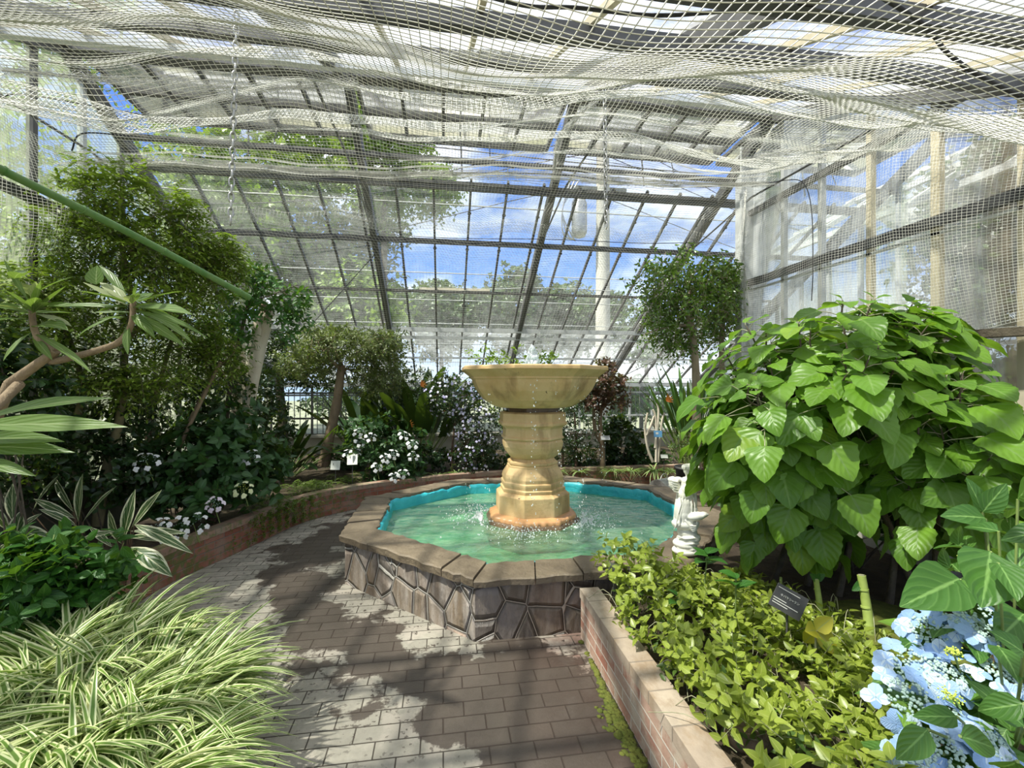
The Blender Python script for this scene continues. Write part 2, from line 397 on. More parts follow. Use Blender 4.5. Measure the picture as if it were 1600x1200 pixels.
def glassmat(name, dirt=.22, dcol=(.62, .66, .62), streak=0., brown=0., tint=(.93, .97, .95)):
    n = N(name); v = n.coord('Object', (1, 1, .45) if streak else (1, 1, 1))
    f = n.noise(v, 1.6, 5, .6); f2 = n.noise(v, 14, 4, .6)
    d = n.math('ADD', n.math('MULTIPLY', n.ramp(f, [(.3, 0.), (.72, 1.)]), dirt), n.math('MULTIPLY', n.ramp(f2, [(.35, 0.), (.8, 1.)]), dirt * .6), clamp=True)
    dc = dcol
    if streak:
        sv = n.noise(n.coord('Object', (9, 9, .5)), 1.6, 5, .6)
        d = n.math('ADD', d, n.math('MULTIPLY', n.ramp(sv, [(.4, 0.), (.7, 1.)]), streak), clamp=True)
        if brown:
            sy = n.new('ShaderNodeSeparateXYZ'); n.link(n.coord('Object'), sy.inputs[0])
            bm = n.math('MULTIPLY', n.ramp(sy.outputs[1], [(.25, 1.), (.33, 0.)]), n.ramp(sv, [(.3, .2), (.55, 1.)]))
            dc = n.mix(n.math('MULTIPLY', n.math('MULTIPLY', n.ramp(n.math('DIVIDE', sy.outputs[1], 10.), [(.03, 1.), (.09, 0.)]), n.ramp(sv, [(.3, .3), (.55, 1.)])), brown), dcol, (.22, .17, .10))
            d = n.math('ADD', d, n.math('MULTIPLY', n.ramp(n.math('DIVIDE', sy.outputs[1], 10.), [(.03, 1.), (.09, 0.)]), .3), clamp=True)
    tr = n.new('ShaderNodeBsdfTransparent'); n.setin(tr, 0, tint)
    gl = n.new('ShaderNodeBsdfGlossy'); gl.inputs['Roughness'].default_value = .06
    fr = n.new('ShaderNodeFresnel'); fr.inputs[0].default_value = 1.25
    a = n.mixsh(fr.outputs[0], tr.outputs[0], gl.outputs[0])
    df = n.new('ShaderNodeBsdfDiffuse'); tl = n.new('ShaderNodeBsdfTranslucent'); n.setin(df, 0, dc); n.setin(tl, 0, dc)
    b = n.mixsh(.6, df.outputs[0], tl.outputs[0])
    return n.done(n.mixsh(d, a, b))

M_paving = brickmat('paving', (.24, .225, .185), (.34, .315, .26), (.06, .05, .038), .20, .10, .0035, 'Object', bumpd=.008, wet=True)
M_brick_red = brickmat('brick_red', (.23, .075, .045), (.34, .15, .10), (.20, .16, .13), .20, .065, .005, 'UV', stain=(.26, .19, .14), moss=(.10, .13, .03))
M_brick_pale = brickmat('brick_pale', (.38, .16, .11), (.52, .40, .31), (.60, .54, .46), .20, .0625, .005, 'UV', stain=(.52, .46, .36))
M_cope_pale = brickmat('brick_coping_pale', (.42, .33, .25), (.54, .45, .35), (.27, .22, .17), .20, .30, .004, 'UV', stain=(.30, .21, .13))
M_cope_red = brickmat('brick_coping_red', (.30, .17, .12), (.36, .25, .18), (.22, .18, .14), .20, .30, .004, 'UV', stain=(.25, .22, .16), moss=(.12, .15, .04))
M_glass_roof = glassmat('roof_glass', .17)
M_glass_roof_near = glassmat('roof_glass_near', .50, (.78, .80, .80))
M_glass_clear = glassmat('window_glass', .10)
M_glass_low = glassmat('grey_low_glass', .50, (.62, .66, .64))  # eave panes greyer and less clear than the upper roof
M_glass_wall = glassmat('streaked_wall_glass', .50, (.80, .82, .82), .30, .9)
M_glass_left = glassmat('green_wall_glass', .55, (.52, .58, .42), .2)
M_frame = plain('weathered_grey_frame', (.060, .060, .062), (.13, .125, .115), .6, 6, metal=.2)
M_framelt = plain('pale_aluminium', (.58, .59, .58), (.42, .43, .42), .45, 5, metal=.3)
M_framewood = plain('yellowed_wood_mullion', (.42, .36, .24), (.55, .50, .38), .7, 9, stretch=(1, 1, .2))
M_dark = plain('black_metal', (.03, .03, .032), (.05, .05, .05), .5, 10)
M_white_steel = plain('white_painted_frame', (.66, .67, .65), (.50, .51, .49), .5, 4)
M_conc = plain('cream_concrete', (.46, .44, .38), (.33, .32, .27), .85, 2.5, .4)
M_soil = plain('dark_soil', (.045, .032, .022), (.085, .065, .035), .95, 7, 1, .03)
M_moss = plain('moss', (.075, .10, .015), (.16, .17, .03), .95, 18, 1, .01)
M_gravel = plain('outdoor_ground', (.20, .21, .12), (.30, .29, .22), .9, .6, .3)
M_rope = plain('black_rope', (.012, .012, .013), (.03, .03, .03), .8, 60)
M_net = plain('white_net_cord', (.80, .79, .74), (.66, .64, .57), .7, 3, 0)
M_fold = plain('gathered_net', (.75, .74, .70), (.5, .5, .47), .8, 30, .6, .01)
M_galv = plain('galvanised_steel', (.50, .50, .49), (.28, .28, .27), .38, 20, .2, .002, metal=.75)
M_plinth_dark = plain('shade_darkened_plinth', (.10, .105, .075), (.055, .06, .04), .9, 3, .5)  # colour darkened to paint in the shade behind the left trees
M_bark_tan = plain('tan_bark', (.27, .20, .125), (.16, .115, .07), .85, 14, 1, .012, stretch=(1, 1, .4))
M_bark_olive = plain('olive_bark', (.22, .19, .10), (.12, .11, .055), .8, 12, .8, .008, stretch=(1, 1, .4))
M_bark_white = plain('white_bark', (.64, .59, .48), (.42, .36, .26), .8, 5, .7, .01, stretch=(1, 1, .5))
M_bark_dark = plain('dark_bark', (.07, .055, .04), (.12, .10, .07), .9, 14, 1, .01)
M_bark_grey = plain('grey_ficus_bark', (.36, .29, .20), (.22, .17, .11), .85, 12, 1, .012, stretch=(1, 1, .4))
M_stem_green = plain('green_stem', (.22, .30, .08), (.13, .18, .05), .6, 12, .3, .003)
M_stem_pale = plain('pale_petiole', (.38, .40, .25), (.24, .22, .13), .6, 20, .3, .002)
M_stem_brown = plain('brown_stem', (.12, .07, .04), (.07, .045, .03), .8, 20, .6, .004)
M_cut = plain('cut_green_stump', (.34, .42, .11), (.23, .30, .06), .55, 14, .4, .003)
M_pole = plain('green_bamboo_pole', (.055, .15, .035), (.11, .19, .06), .4, 9, .3, .002, stretch=(3, 3, 3))
M_white_pl = plain('white_plaster', (.80, .79, .72), (.68, .66, .55), .6, 5, .5, .003)
M_terra = plain('terracotta', (.42, .15, .07), (.30, .10, .05), .8, 10)
M_tube_h = plain('fixture_yellowed', (.62, .55, .38), (.75, .72, .62), .5, 8)
M_tubew = plain('white_tube', (.85, .85, .82), (.8, .8, .78), .3, 4, 0)
M_rock = plain('brown_rock', (.30, .20, .13), (.17, .12, .08), .9, 7, 1, .03)

def m_stone():
    n = N('fountain_sandstone'); v = n.coord('Object')
    f = n.noise(v, 3.2, 7, .62); sp_ = n.noise(v, 22, 3, .5); st = n.noise(n.coord('Object', (1, 1, .3)), 4.5, 5, .6)
    col = n.mix(n.ramp(f, [(.3, 0.), (.7, 1.)]), (.52, .33, .13), (.68, .50, .27))
    col = n.mix(n.ramp(st, [(.52, 0.), (.68, .85)]), col, (.28, .175, .07))
    col = n.mix(n.ramp(sp_, [(.24, 1.), (.29, 0.)]), col, (.14, .08, .04))
    h = n.math('ADD', n.noise(v, 45, 6, .7), n.math('MULTIPLY', n.ramp(sp_, [(.24, 0.), (.31, 1.)]), 1.2))
    return n.done(n.bsdf(col, .62, n.bump(h, .6, .006), spec=.45))
M_stone = m_stone()
M_stone_foot = plain('orange_wet_sandstone', (.60, .33, .15), (.46, .24, .11), .35, 6, .6, .006)
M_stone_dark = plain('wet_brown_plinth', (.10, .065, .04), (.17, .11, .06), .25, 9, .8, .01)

def m_crazy(name, wet):
    n = N(name); v0 = n.coord('Object', (1, 1, .82))
    nz = n.new('ShaderNodeTexNoise'); nz.inputs['Scale'].default_value = 3; nz.inputs['Detail'].default_value = 3; n.link(v0, nz.inputs['Vector'])
    vm = n.new('ShaderNodeVectorMath', operation='MULTIPLY_ADD'); n.link(nz.outputs['Color'], vm.inputs[0]); vm.inputs[1].default_value = (.03, .03, .03); n.link(v0, vm.inputs[2])
    vor = n.new('ShaderNodeTexVoronoi', feature='DISTANCE_TO_EDGE'); vor.inputs['Scale'].default_value = 5.4; n.link(vm.outputs[0], vor.inputs['Vector'])
    vc = n.new('ShaderNodeTexVoronoi', feature='F1'); vc.inputs['Scale'].default_value = 5.4; n.link(vm.outputs[0], vc.inputs['Vector'])
    e_ = vor.outputs['Distance']
    sx = n.new('ShaderNodeSeparateColor'); n.link(vc.outputs['Color'], sx.inputs[0])
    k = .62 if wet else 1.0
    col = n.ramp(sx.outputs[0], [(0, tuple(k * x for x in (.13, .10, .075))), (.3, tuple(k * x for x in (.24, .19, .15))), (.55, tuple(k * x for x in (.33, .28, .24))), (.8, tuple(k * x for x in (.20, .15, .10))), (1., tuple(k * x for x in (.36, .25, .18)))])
    str_ = n.noise(n.coord('Object', (5, 5, .9)), 3, 6, .65)
    col = n.mix(n.ramp(str_, [(.42, 0.), (.68, .7)]), col, (.50, .45, .40) if not wet else (.30, .25, .20))
    col = n.mix(n.ramp(n.noise(v0, 9, 6, .7), [(.5, 0.), (.75, .75)]), col, (.06, .045, .03))
    jm = n.ramp(e_, [(.010, 1.), (.02, 0.)]); dk = n.ramp(e_, [(.02, 1.), (.07, 0.)])
    col = n.mix(n.math('MULTIPLY', dk, .85), col, (.035, .028, .022))
    col = n.mix(jm, col, (.46, .43, .38) if not wet else (.40, .33, .26))
    h = n.math('ADD', n.ramp(e_, [(.02, 0.), (.10, 1.)]), n.math('ADD', n.math('MULTIPLY', jm, .5), n.math('MULTIPLY', n.noise(n.coord('Object', (2, 2, .6)), 16, 7, .7), .55)))
    return n.done(n.bsdf(col, .32 if wet else .62, n.bump(h, 1., .028), spec=.5))
M_crazy = m_crazy('crazy_stone_dry', False); M_crazy_wet = m_crazy('crazy_stone_wet', True)
M_cope_stone = plain('slate_coping', (.105, .08, .052), (.19, .15, .10), .6, 5, 1, .02)

def m_liner(name, c1, c2):
    n = N(name); v = n.coord('Object'); f = n.noise(v, 5, 6, .6)
    col = n.mix(n.ramp(f, [(.3, 0.), (.7, 1.)]), c1, c2)
    return n.done(n.bsdf(col, .4, n.bump(n.noise(v, 7, 5), .8, .03)))
M_liner = m_liner('turquoise_liner', (.02, .36, .44), (.05, .50, .56))
def m_poolfloor():
    n = N('green_pool_floor'); v = n.coord('Object', (1, 1.9, 1)); f = n.noise(v, 2.2, 7, .6, .6); g = n.noise(v, 7, 5, .6, 1.2)
    col = n.ramp(f, [(.25, (.06, .20, .10)), (.5, (.14, .38, .18)), (.75, (.28, .54, .28))])
    col = n.mix(n.ramp(g, [(.56, 0.), (.66, .7)]), col, (.50, .72, .48))  # pale web paints caustic light into the floor colour
    return n.done(n.bsdf(col, .8))
M_floorpool = m_poolfloor()
def m_water():
    n = N('pool_water'); v = n.coord('Object', (1, 1.7, 1))
    s1 = n.new('ShaderNodeTexNoise'); n.link(v, s1.inputs['Vector']); s1.inputs['Scale'].default_value = 5; s1.inputs['Detail'].default_value = 5; s1.inputs['Distortion'].default_value = .6
    nb = n.bump(s1.outputs['Fac'], 1.0, .07); nb = n.bump(n.noise(v, 22, 4, .6, .4), .8, .02, nb)
    tr = n.new('ShaderNodeBsdfTransparent'); n.setin(tr, 0, (.55, .95, .74))
    df = n.new('ShaderNodeBsdfDiffuse'); n.setin(df, 0, n.mix(n.ramp(n.noise(v, 6, 6, .6, 1.), [(.38, 0.), (.66, 1.)]), (.12, .36, .18), (.44, .68, .42))); n.setin(df, 'Normal', nb)
    a = n.mixsh(.42, tr.outputs[0], df.outputs[0])
    gl = n.new('ShaderNodeBsdfGlossy'); gl.inputs['Roughness'].default_value = .05; n.setin(gl, 'Normal', nb)
    fr = n.new('ShaderNodeFresnel'); fr.inputs[0].default_value = 1.4; n.setin(fr, 'Normal', nb)
    return n.done(n.mixsh(n.math('MULTIPLY', fr.outputs[0], .42), a, gl.outputs[0]))
M_water = m_water()
def m_foam():
    n = N('white_water'); v = n.coord('Object')
    tr = n.new('ShaderNodeBsdfTransparent'); g = n.bsdf((.96, .97, .98), .35, spec=.6); t = n.new('ShaderNodeBsdfTranslucent'); n.setin(t, 0, (.9, .95, .97))
    return n.done(n.mixsh(.10, n.mixsh(.4, g, t.outputs[0]), tr.outputs[0]))
M_foam = m_foam()
M_slab = plain('black_label_plate', (.045, .045, .045), (.07, .07, .068), .35, 12, .1)
M_ink = plain('pale_lettering', (.62, .62, .55), (.6, .6, .55), .6, 4, 0)
M_signw = plain('white_sign_card', (.80, .82, .74), (.74, .76, .68), .5, 4, 0)
M_signb = plain('blue_tag', (.10, .30, .55), (.16, .36, .58), .5, 10, 0)
M_tag_dk = plain('grey_mark', (.12, .12, .12), (.1, .1, .1), .6, 4, 0)

# leaf colours
L_big = leafmat('broad_leaf', (.095, .22, .022), (.19, .36, .035), (.26, .36, .035), .97, vein=(.20, .34, .08), trans=.42, veins=.25, rough=.38)
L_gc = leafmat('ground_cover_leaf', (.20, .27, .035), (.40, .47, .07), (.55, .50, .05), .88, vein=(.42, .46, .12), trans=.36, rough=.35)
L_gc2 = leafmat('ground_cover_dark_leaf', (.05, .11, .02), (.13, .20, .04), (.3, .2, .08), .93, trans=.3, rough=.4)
L_feather = leafmat('feathery_leaf', (.07, .14, .018), (.32, .43, .06), (.34, .38, .05), .82, trans=.45)
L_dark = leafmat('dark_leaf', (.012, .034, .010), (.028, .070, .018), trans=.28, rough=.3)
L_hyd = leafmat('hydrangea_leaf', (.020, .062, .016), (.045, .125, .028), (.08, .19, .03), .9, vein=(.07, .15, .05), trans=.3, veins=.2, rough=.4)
L_shrub = leafmat('fresh_shrub_leaf', (.025, .10, .015), (.06, .19, .022), (.13, .28, .03), .88, vein=(.09, .22, .05), trans=.35, veins=.15)
L_olive = leafmat('olive_leaf', (.08, .12, .03), (.21, .25, .09), (.34, .28, .10), .95, trans=.35)
L_ficus = leafmat('ficus_leaf', (.045, .11, .017), (.17, .28, .035), (.32, .40, .07), .9, trans=.3, rough=.22, spec=.7)
L_plum = leafmat('plumeria_leaf', (.085, .16, .035), (.16, .25, .06), (.38, .42, .22), .82, vein=(.30, .38, .16), trans=.4, veins=.3, rough=.35)
L_ginger = leafmat('variegated_leaf', (.022, .062, .018), (.05, .11, .028), vein=(.55, .56, .33), margin=(.62, .62, .42), mpos=.72, trans=.3, veins=.35, rough=.35)
L_ribbon = leafmat('striped_grass_blade', (.10, .20, .035), (.20, .32, .06), (.35, .36, .15), .95, margin=(.72, .74, .42), mpos=.52, trans=.35)
L_spider = leafmat('spider_plant_blade', (.16, .28, .06), (.24, .36, .08), center=(.72, .74, .48), trans=.35)
L_fern = leafmat('fern_leaf', (.085, .16, .022), (.19, .28, .035), (.35, .38, .07), .9, trans=.4)
L_bronze = leafmat('bronze_leaf', (.075, .035, .025), (.15, .07, .04), (.06, .11, .03), .7, trans=.3)
L_out = leafmat('outdoor_tree_leaf', (.13, .22, .03), (.30, .42, .07), trans=.4)
L_out2 = leafmat('outdoor_conifer_leaf', (.045, .085, .03), (.09, .15, .045), trans=.3)
L_vine = leafmat('yellow_green_leaf', (.17, .29, .03), (.30, .42, .05), trans=.4)
P_blue = leafmat('blue_petal', (.30, .48, .84), (.48, .64, .92), (.66, .78, .94), .75, vein=(.35, .5, .82), trans=.3, rough=.6, veins=.1)
P_white = leafmat('white_petal', (.80, .80, .84), (.88, .88, .88), trans=.3, rough=.6)
P_pink = leafmat('pale_pink_petal', (.72, .60, .74), (.84, .76, .84), trans=.3, rough=.6)
P_cream = leafmat('cream_petal', (.72, .76, .42), (.82, .84, .55), trans=.3, rough=.6)
P_violet = leafmat('violet_white_petal', (.50, .46, .78), (.84, .82, .92), trans=.3, rough=.6)
P_orange = leafmat('orange_petal', (.80, .22, .04), (.85, .32, .06), trans=.3)
P_bud = plain('pale_green_bud', (.40, .52, .46), (.30, .42, .38), .7, 30, .4)
P_budy = plain('yellow_green_bud', (.52, .60, .10), (.42, .52, .08), .7, 30, .4)

# ================================================================ SETTING
U0, U1, U2 = -3.2, 3.55, 5.72          # left gable, right inner wall, right wall of the wider far part
VE, VR, VN = 9.4, 4.38, -.6            # far eave, ridge, near end
PF, PN = .571, .49                     # pitches
ZR = 1.6 + (VE - VR) * PF
def zroof(v): return ZR - (v - VR) * PF if v >= VR else ZR - (VR - v) * PN

b = MB(); b.box((0.6, 3.2, -.06), (8.6, 8.0, .12)); fl = b.build('floor', M_paving); tag(fl, kind='structure')
b = MB(); b.box((1, 14, -.17), (70, 70, .1)); tag(b.build('floor_outside', M_gravel), kind='structure')

# ---- planter walls
def curb(name, path, z1, th, mside, mtop, lab, side=1, z0=0.):
    """a low brick wall following a path; th points away from the paved side"""
    P = np.array(path, float); T = nrm(np.gradient(P, axis=0)); Nn = np.stack([-T[:, 1], T[:, 0]], 1) * side
    L = np.concatenate(([0], np.cumsum(np.linalg.norm(np.diff(P, axis=0), axis=1))))
    Q = P + Nn * th; ct = .055; ov = .008; zc = z1 - ct
    emp = empty(name, (P[len(P) // 2][0], P[len(P) // 2][1], 0), lab, 'planter wall')
    def strip(b, A, za, B, zb, va, vb):
        G = np.stack([np.column_stack([A, np.full(len(A), za)]), np.column_stack([B, np.full(len(B), zb)])], 0)
        uv = np.stack([np.stack([L, np.full(len(L), va)], 1), np.stack([L, np.full(len(L), vb)], 1)], 0)
        b.grid(G, uv.reshape(-1, 2), smooth=False)
    b = MB(); strip(b, P, z0, P, zc, 0, zc); strip(b, Q, z0, Q, zc, 0, zc)
    for e_ in (0, -1):
        p, q = P[e_], Q[e_]; b.add([(p[0], p[1], z0), (q[0], q[1], z0), (q[0], q[1], zc), (p[0], p[1], zc)], [(0, 1, 2, 3)], [(0, 0), (th, 0), (th, zc), (0, zc)], smooth=False)
    b.build('brick_courses', mside, emp)
    P2 = P - Nn * ov; Q2 = Q + Nn * ov
    b = MB(); strip(b, P2, zc, P2, z1, .02, .02 + ct); strip(b, P2, z1, Q2, z1, .06, .24); strip(b, Q2, zc, Q2, z1, .02, .07); strip(b, P2, zc, Q2, zc, .06, .24)
    for e_ in (0, -1):
        p, q = P2[e_], Q2[e_]; b.add([(p[0], p[1], zc), (q[0], q[1], zc), (q[0], q[1], z1), (p[0], p[1], z1)], [(0, 1, 2, 3)], [(0, .1), (.1, .1), (.1, .15), (0, .15)], smooth=False)
    b.build('coping', mtop, emp)
    return emp
LEFTP = smooth_path([(-1.0, -.5), (-1.0, .6), (-1.05, 1.6), (-1.3, 2.25), (-1.75, 2.75), (-2.1, 3.2), (-2.2, 3.6), (-2.156, 4.03), (-1.98, 4.5), (-1.82, 4.94), (-1.59, 5.55), (-1.145, 6.0), (-.58, 6.3), (.4, 6.62), (1.5, 6.76), (2.545, 6.8), (3.6, 6.8), (4.6, 6.8)], 90)
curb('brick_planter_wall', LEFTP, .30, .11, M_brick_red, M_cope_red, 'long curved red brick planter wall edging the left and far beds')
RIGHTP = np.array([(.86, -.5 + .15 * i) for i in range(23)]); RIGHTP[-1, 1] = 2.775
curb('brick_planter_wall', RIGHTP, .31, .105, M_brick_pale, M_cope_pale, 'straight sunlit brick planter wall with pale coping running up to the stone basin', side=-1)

def flat(name, pts, z, mat, depth=.2, kind='structure', bumpy=0):
    bm = bmesh.new(); vs = [bm.verts.new((p[0], p[1], z)) for p in pts]; f = bm.faces.new(vs)
    if f.normal.z < 0: f.normal_flip()
    r = bmesh.ops.extrude_face_region(bm, geom=[f]); 
    for v in [g for g in r['geom'] if isinstance(g, bmesh.types.BMVert)]: v.co.z -= depth
    bmesh.ops.recalc_face_normals(bm, faces=bm.faces); bmesh.ops.triangulate(bm, faces=bm.faces)
    me = bpy.data.meshes.new(name); bm.to_mesh(me); bm.free(); me.materials.append(mat)
    o = bpy.data.objects.new(name, me); COL.objects.link(o); return tag(o, kind=kind)
Tl = nrm(np.gradient(LEFTP, axis=0)); LQ = LEFTP + np.stack([-Tl[:, 1], Tl[:, 0]], 1) * .105
flat('floor_soil_far', list(LQ) + [(5.6, 6.9), (5.6, 9.3), (-3.1, 9.3), (-3.1, -.5)], .245, M_soil, .24)
CX, CY = .884, 4.488
def sq(y): return CY + (y - CY) * .755 if y > CY else y      # the basin is shorter behind the fountain than in front
def octv(r, ph=22.5): return [(CX + r * math.cos(math.radians(ph + 45 * i)), sq(CY + r * math.sin(math.radians(ph + 45 * i)))) for i in range(8)]
flat('floor_soil_right', [(.955, -.5), (.955, 2.79), (1.60, 2.79), (2.585, 3.78), (2.585, 5.05), (3.5, 5.3), (3.5, -.5)], .25, M_soil, .24)
# mossy mound in the right bed
rng = np.random.default_rng(5)
def mound(name, c, rx, ry, h, mat, lab, cat, seed=0, kind=None):
    n_ = 26; th = np.linspace(0, 2 * math.pi, 33); r = np.linspace(0, 1, n_)
    R, TH = np.meshgrid(r, th, indexing='ij')
    rr = 1 + .12 * np.sin(TH * 3 + seed) + .06 * np.sin(TH * 7 + 2 * seed)
    X = c[0] + rx * R * rr * np.cos(TH); Y = c[1] + ry * R * rr * np.sin(TH)
    Z = c[2] + h * (1 - R ** 2) ** 1.2 + np.vectorize(lambda x, y: .03 * mnoise.noise((x * 7, y * 7, seed)))(X, Y) * (1 - R)
    b = MB(); b.grid(np.stack([X, Y, Z], -1)); o = b.build(name, mat, loc=c); return tag(o, lab, cat, kind=kind)
mound('moss_carpet', (2.2, 2.1, .235), .75, .6, .07, M_moss, 'patch of green moss on the dark soil behind the cut stumps', 'moss', 1, 'stuff')
b = MB()
for i in range(420):
    t = rng.normal(); s_ = .004 + .010 * rng.random(); b.blob((.845 - abs(rng.normal()) * .035 * math.exp(-t * t * .5), 2.05 + .22 * t, .0), (s_ * 1.5, s_ * 1.5, s_ * .8), sub=1, jit=.5, rng=rng)
tag(b.build('moss_carpet', M_moss, loc=(.82, 2.05, 0)), 'thin scatter of moss at the foot of the sunlit brick wall', 'moss', kind='stuff')

# ---- walls
# far wall: concrete plinth, white window grid
b = MB(); b.box(((U0 + U2) / 2, VE + .07, .27), (U2 - U0, .14, .56)); b.box(((U0 + U2) / 2, VE + .05, .575), (U2 - U0, .22, .05))
tag(b.build('wall_far', M_conc), kind='structure')
def mkwindow(idx, u_a, u_b, v, z_a, z_b, ncol, rows, mat, glass, th=.035):
    e_ = empty('window_%d' % idx, ((u_a + u_b) / 2, v, z_a), kind='structure')
    b = MB()
    for i in range(ncol + 1):
        u = u_a + (u_b - u_a) * i / ncol; b.box((u, v, (z_a + z_b) / 2), (th, .05, z_b - z_a))
    for z in (z_a, *rows, z_b): b.box(((u_a + u_b) / 2, v, z), (u_b - u_a, .045, th))
    wf = b.build('window_frame', mat, e_)
    b = MB(); b.box(((u_a + u_b) / 2, v + .01, (z_a + z_b) / 2), (u_b - u_a, .006, z_b - z_a)); b.build('window_pane', glass, wf)
wi = 1
edges = [-3.15, -.88, 1.3, 3.46, 5.63]
for i in range(4):
    mkwindow(wi, edges[i] + .05, edges[i + 1] - .05, VE + .05, .60, 1.56, 4, (.92, 1.42), M_white_steel if i >= 2 else M_frame, M_glass_clear); wi += 1
b = MB()
for u in edges: b.box((u, VE + .05, .8), (.10, .10, 1.6))
b.box(((U0 + U2) / 2, VE + .03, 1.6), (U2 - U0, .10, .06)); b.box(((U0 + U2) / 2, VE - .02, 1.555), (U2 - U0, .03, .03))
tag(b.build('trim_eave', M_framelt), kind='structure')

# left gable wall
e_l = empty('wall_left', (U0, 4, 0), kind='structure')
b = MB(); b.box((U0 - .06, 4.4, .35), (.12, 10, .7)); b.build('plinth', M_plinth_dark, e_l)
def gable_glass(u, v0, v1, zb, parent, mat, name='glazing'):
    vs = np.linspace(v0, v1, 40); b = MB()
    G = np.stack([np.stack([np.full(40, u), vs, np.full(40, zb)], 1), np.stack([np.full(40, u), vs, [zroof(v) for v in vs]], 1)], 0)
    uv = np.stack([np.stack([vs, np.full(40, 0.)], 1), np.stack([vs, [zroof(v) for v in vs]], 1)], 0)
    b.grid(G, uv.reshape(-1, 2), smooth=False); return b.build(name, mat, parent)
gable_glass(U0, VN, VE, .7, e_l, M_glass_left)
for i in range(20):
    v = -.4 + i * .5
    b = MB(); b.box((U0, v, (.7 + zroof(v)) / 2), (.05, .045, zroof(v) - .7)); b.build('mullion', M_frame if i % 2 else M_framelt, e_l)
for z in (1.6, 3.05):
    v1 = VE if z < 1.7 else 6.85
    b = MB(); b.box((U0 + .03, (VN + v1) / 2, z), (.06, v1 - VN, .07)); b.build('rail', M_dark, e_l)

# right inner wall
e_r = empty('wall_right', (U1, 2.1, 0), kind='structure')
VP_ = 4.87
b = MB(); b.box((U1 + .06, (VN + VP_) / 2, .45), (.12, VP_ - VN, .9)); b.build('plinth', M_conc, e_r)
gable_glass(U1 + .02, VN, VP_, 1.22, e_r, M_glass_wall)
b = MB(); b.box((U1 + .02, (VN + VP_) / 2, 1.06), (.006, VP_ - VN, .30)); b.build('low_glazing', M_glass_clear, e_r)
mull = [4.3, 3.82, 3.32, 2.8, 2.3, 1.75, 1.2, .65, .1]
for i, v in enumerate(mull):
    b = MB(); b.box((U1, v, (1.2 + zroof(v)) / 2), (.05, .045 if i != 3 else .06, zroof(v) - 1.2)); b.build('mullion', M_framewood if i in (2, 3, 4) else M_framelt, e_r)
b = MB(); b.bar((U1 - .04, VN, 2.77), (U1 - .04, VP_, 2.77), .05, .075); b.build('rail', M_dark, e_r)
b = MB(); b.bar((U1 - .01, VN, 2.69), (U1 - .01, VP_, 2.69), .03, .02); b.build('rail', M_framelt, e_r)
b = MB(); b.bar((U1 - .02, VN, 3.58), (U1 - .02, VP_, 3.58), .05, .06); b.build('rail', M_frame, e_r)
b = MB(); b.bar((U1, VN, 1.22), (U1, VP_, 1.22), .09, .06); b.bar((U1, VN, .91), (U1, VP_, .91), .09, .04)
for i in range(9): b.box((U1, .1 + .55 * i, 1.06), (.05, .04, .3))
b.build('sill_frame', M_white_steel, e_r)
b = MB(); b.box((U1 - .02, VP_ + .02, 2.2), (.16, .16, 4.2)); b.box((U1 - .12, VP_ - .05, 2.2), (.03, .03, 4.3)); b.build('corner_post', M_framelt, e_r)
# right wall of the far part and the short return wall
e_q = empty('wall_right_far', (U2, 7, 0), kind='structure')
b = MB(); b.box((U2 + .06, 7.2, .45), (.12, 4.6, .9)); b.build('plinth', M_conc, e_q)
gable_glass(U2, VP_, VE, .9, e_q, M_glass_left)
b = MB(); b.box(((U1 + U2) / 2, VP_ + .04, 1.0), (U2 - U1, .08, .9 * 2)); b.build('return_plinth', M_conc, e_q)
for i in range(9):
    v = VP_ + .1 + i * .53
    b = MB(); b.box((U2, v, (.9 + zroof(v)) / 2), (.05, .05, zroof(v) - .9)); b.build('mullion', M_framelt, e_q)

# ---- roof
e_c = empty('ceiling', (0, VR, ZR), kind='structure')
def slope_pt(u, v, off=0): return np.array((u, v, zroof(v) + off))
RAFT = [U0 + .02, -.88, 1.3, 3.46, 5.63]
for i, u in enumerate(RAFT):
    b = MB(); b.bar(slope_pt(u, VE), slope_pt(u, VR), .075, .13)
    b.build('rafter', M_frame, e_c)
    if u < U1:
        b = MB(); b.bar(slope_pt(u, VN, .0), slope_pt(u, VR, .0), .075, .12); b.build('rafter', M_frame, e_c)
    # slotted bracket plates
OPEN_V = 5.28                                        # the row above this is vents, swung open
PUR = [(8.47, .03, M_framelt), (7.92, .05, M_framelt), (7.72, .07, M_framelt), (6.89, .035, M_frame), (6.04, .06, M_dark), (5.32, .05, M_frame), (5.02, .045, M_frame)]
for v, h, m in PUR:
    b = MB(); b.bar((U0, v, zroof(v) - .05), (U2, v, zroof(v) - .05), .05, h); b.build('purlin', m, e_c)
for v, h, m in [(3.75, .05, M_framelt), (3.0, .06, M_frame), (2.2, .085, M_dark), (1.5, .075, M_dark), (.7, .06, M_frame), (.0, .06, M_frame)]:
    b = MB(); b.bar((U0, v, zroof(v) - .05), (U1, v, zroof(v) - .05), .06, h); b.build('purlin', m, e_c)
b = MB(); b.bar((U0, VR, ZR), (U2, VR, ZR), .12, .10); b.build('ridge_beam', M_frame, e_c)
b = MB(); b.box(((U0 + U2) / 2, 5.3, zroof(5.3) - .02), (U2 - U0, .05, .04)); b.build('vent_sill', M_frame, e_c)
nm = int(round((U2 - U0) / .434))
for i in range(nm + 1):
    u = U0 + .05 + .434 * i
    if min(abs(u - r) for r in RAFT) < .08 or u > U2: continue
    b = MB(); b.bar(slope_pt(u, VE, .02), slope_pt(u, OPEN_V, .02), .026, .04)
    for v in np.arange(OPEN_V + .4, VE, .52): b.box(slope_pt(u, v, 0), (.045, .02, .02))
    b.build('glazing_bar', M_frame, e_c)
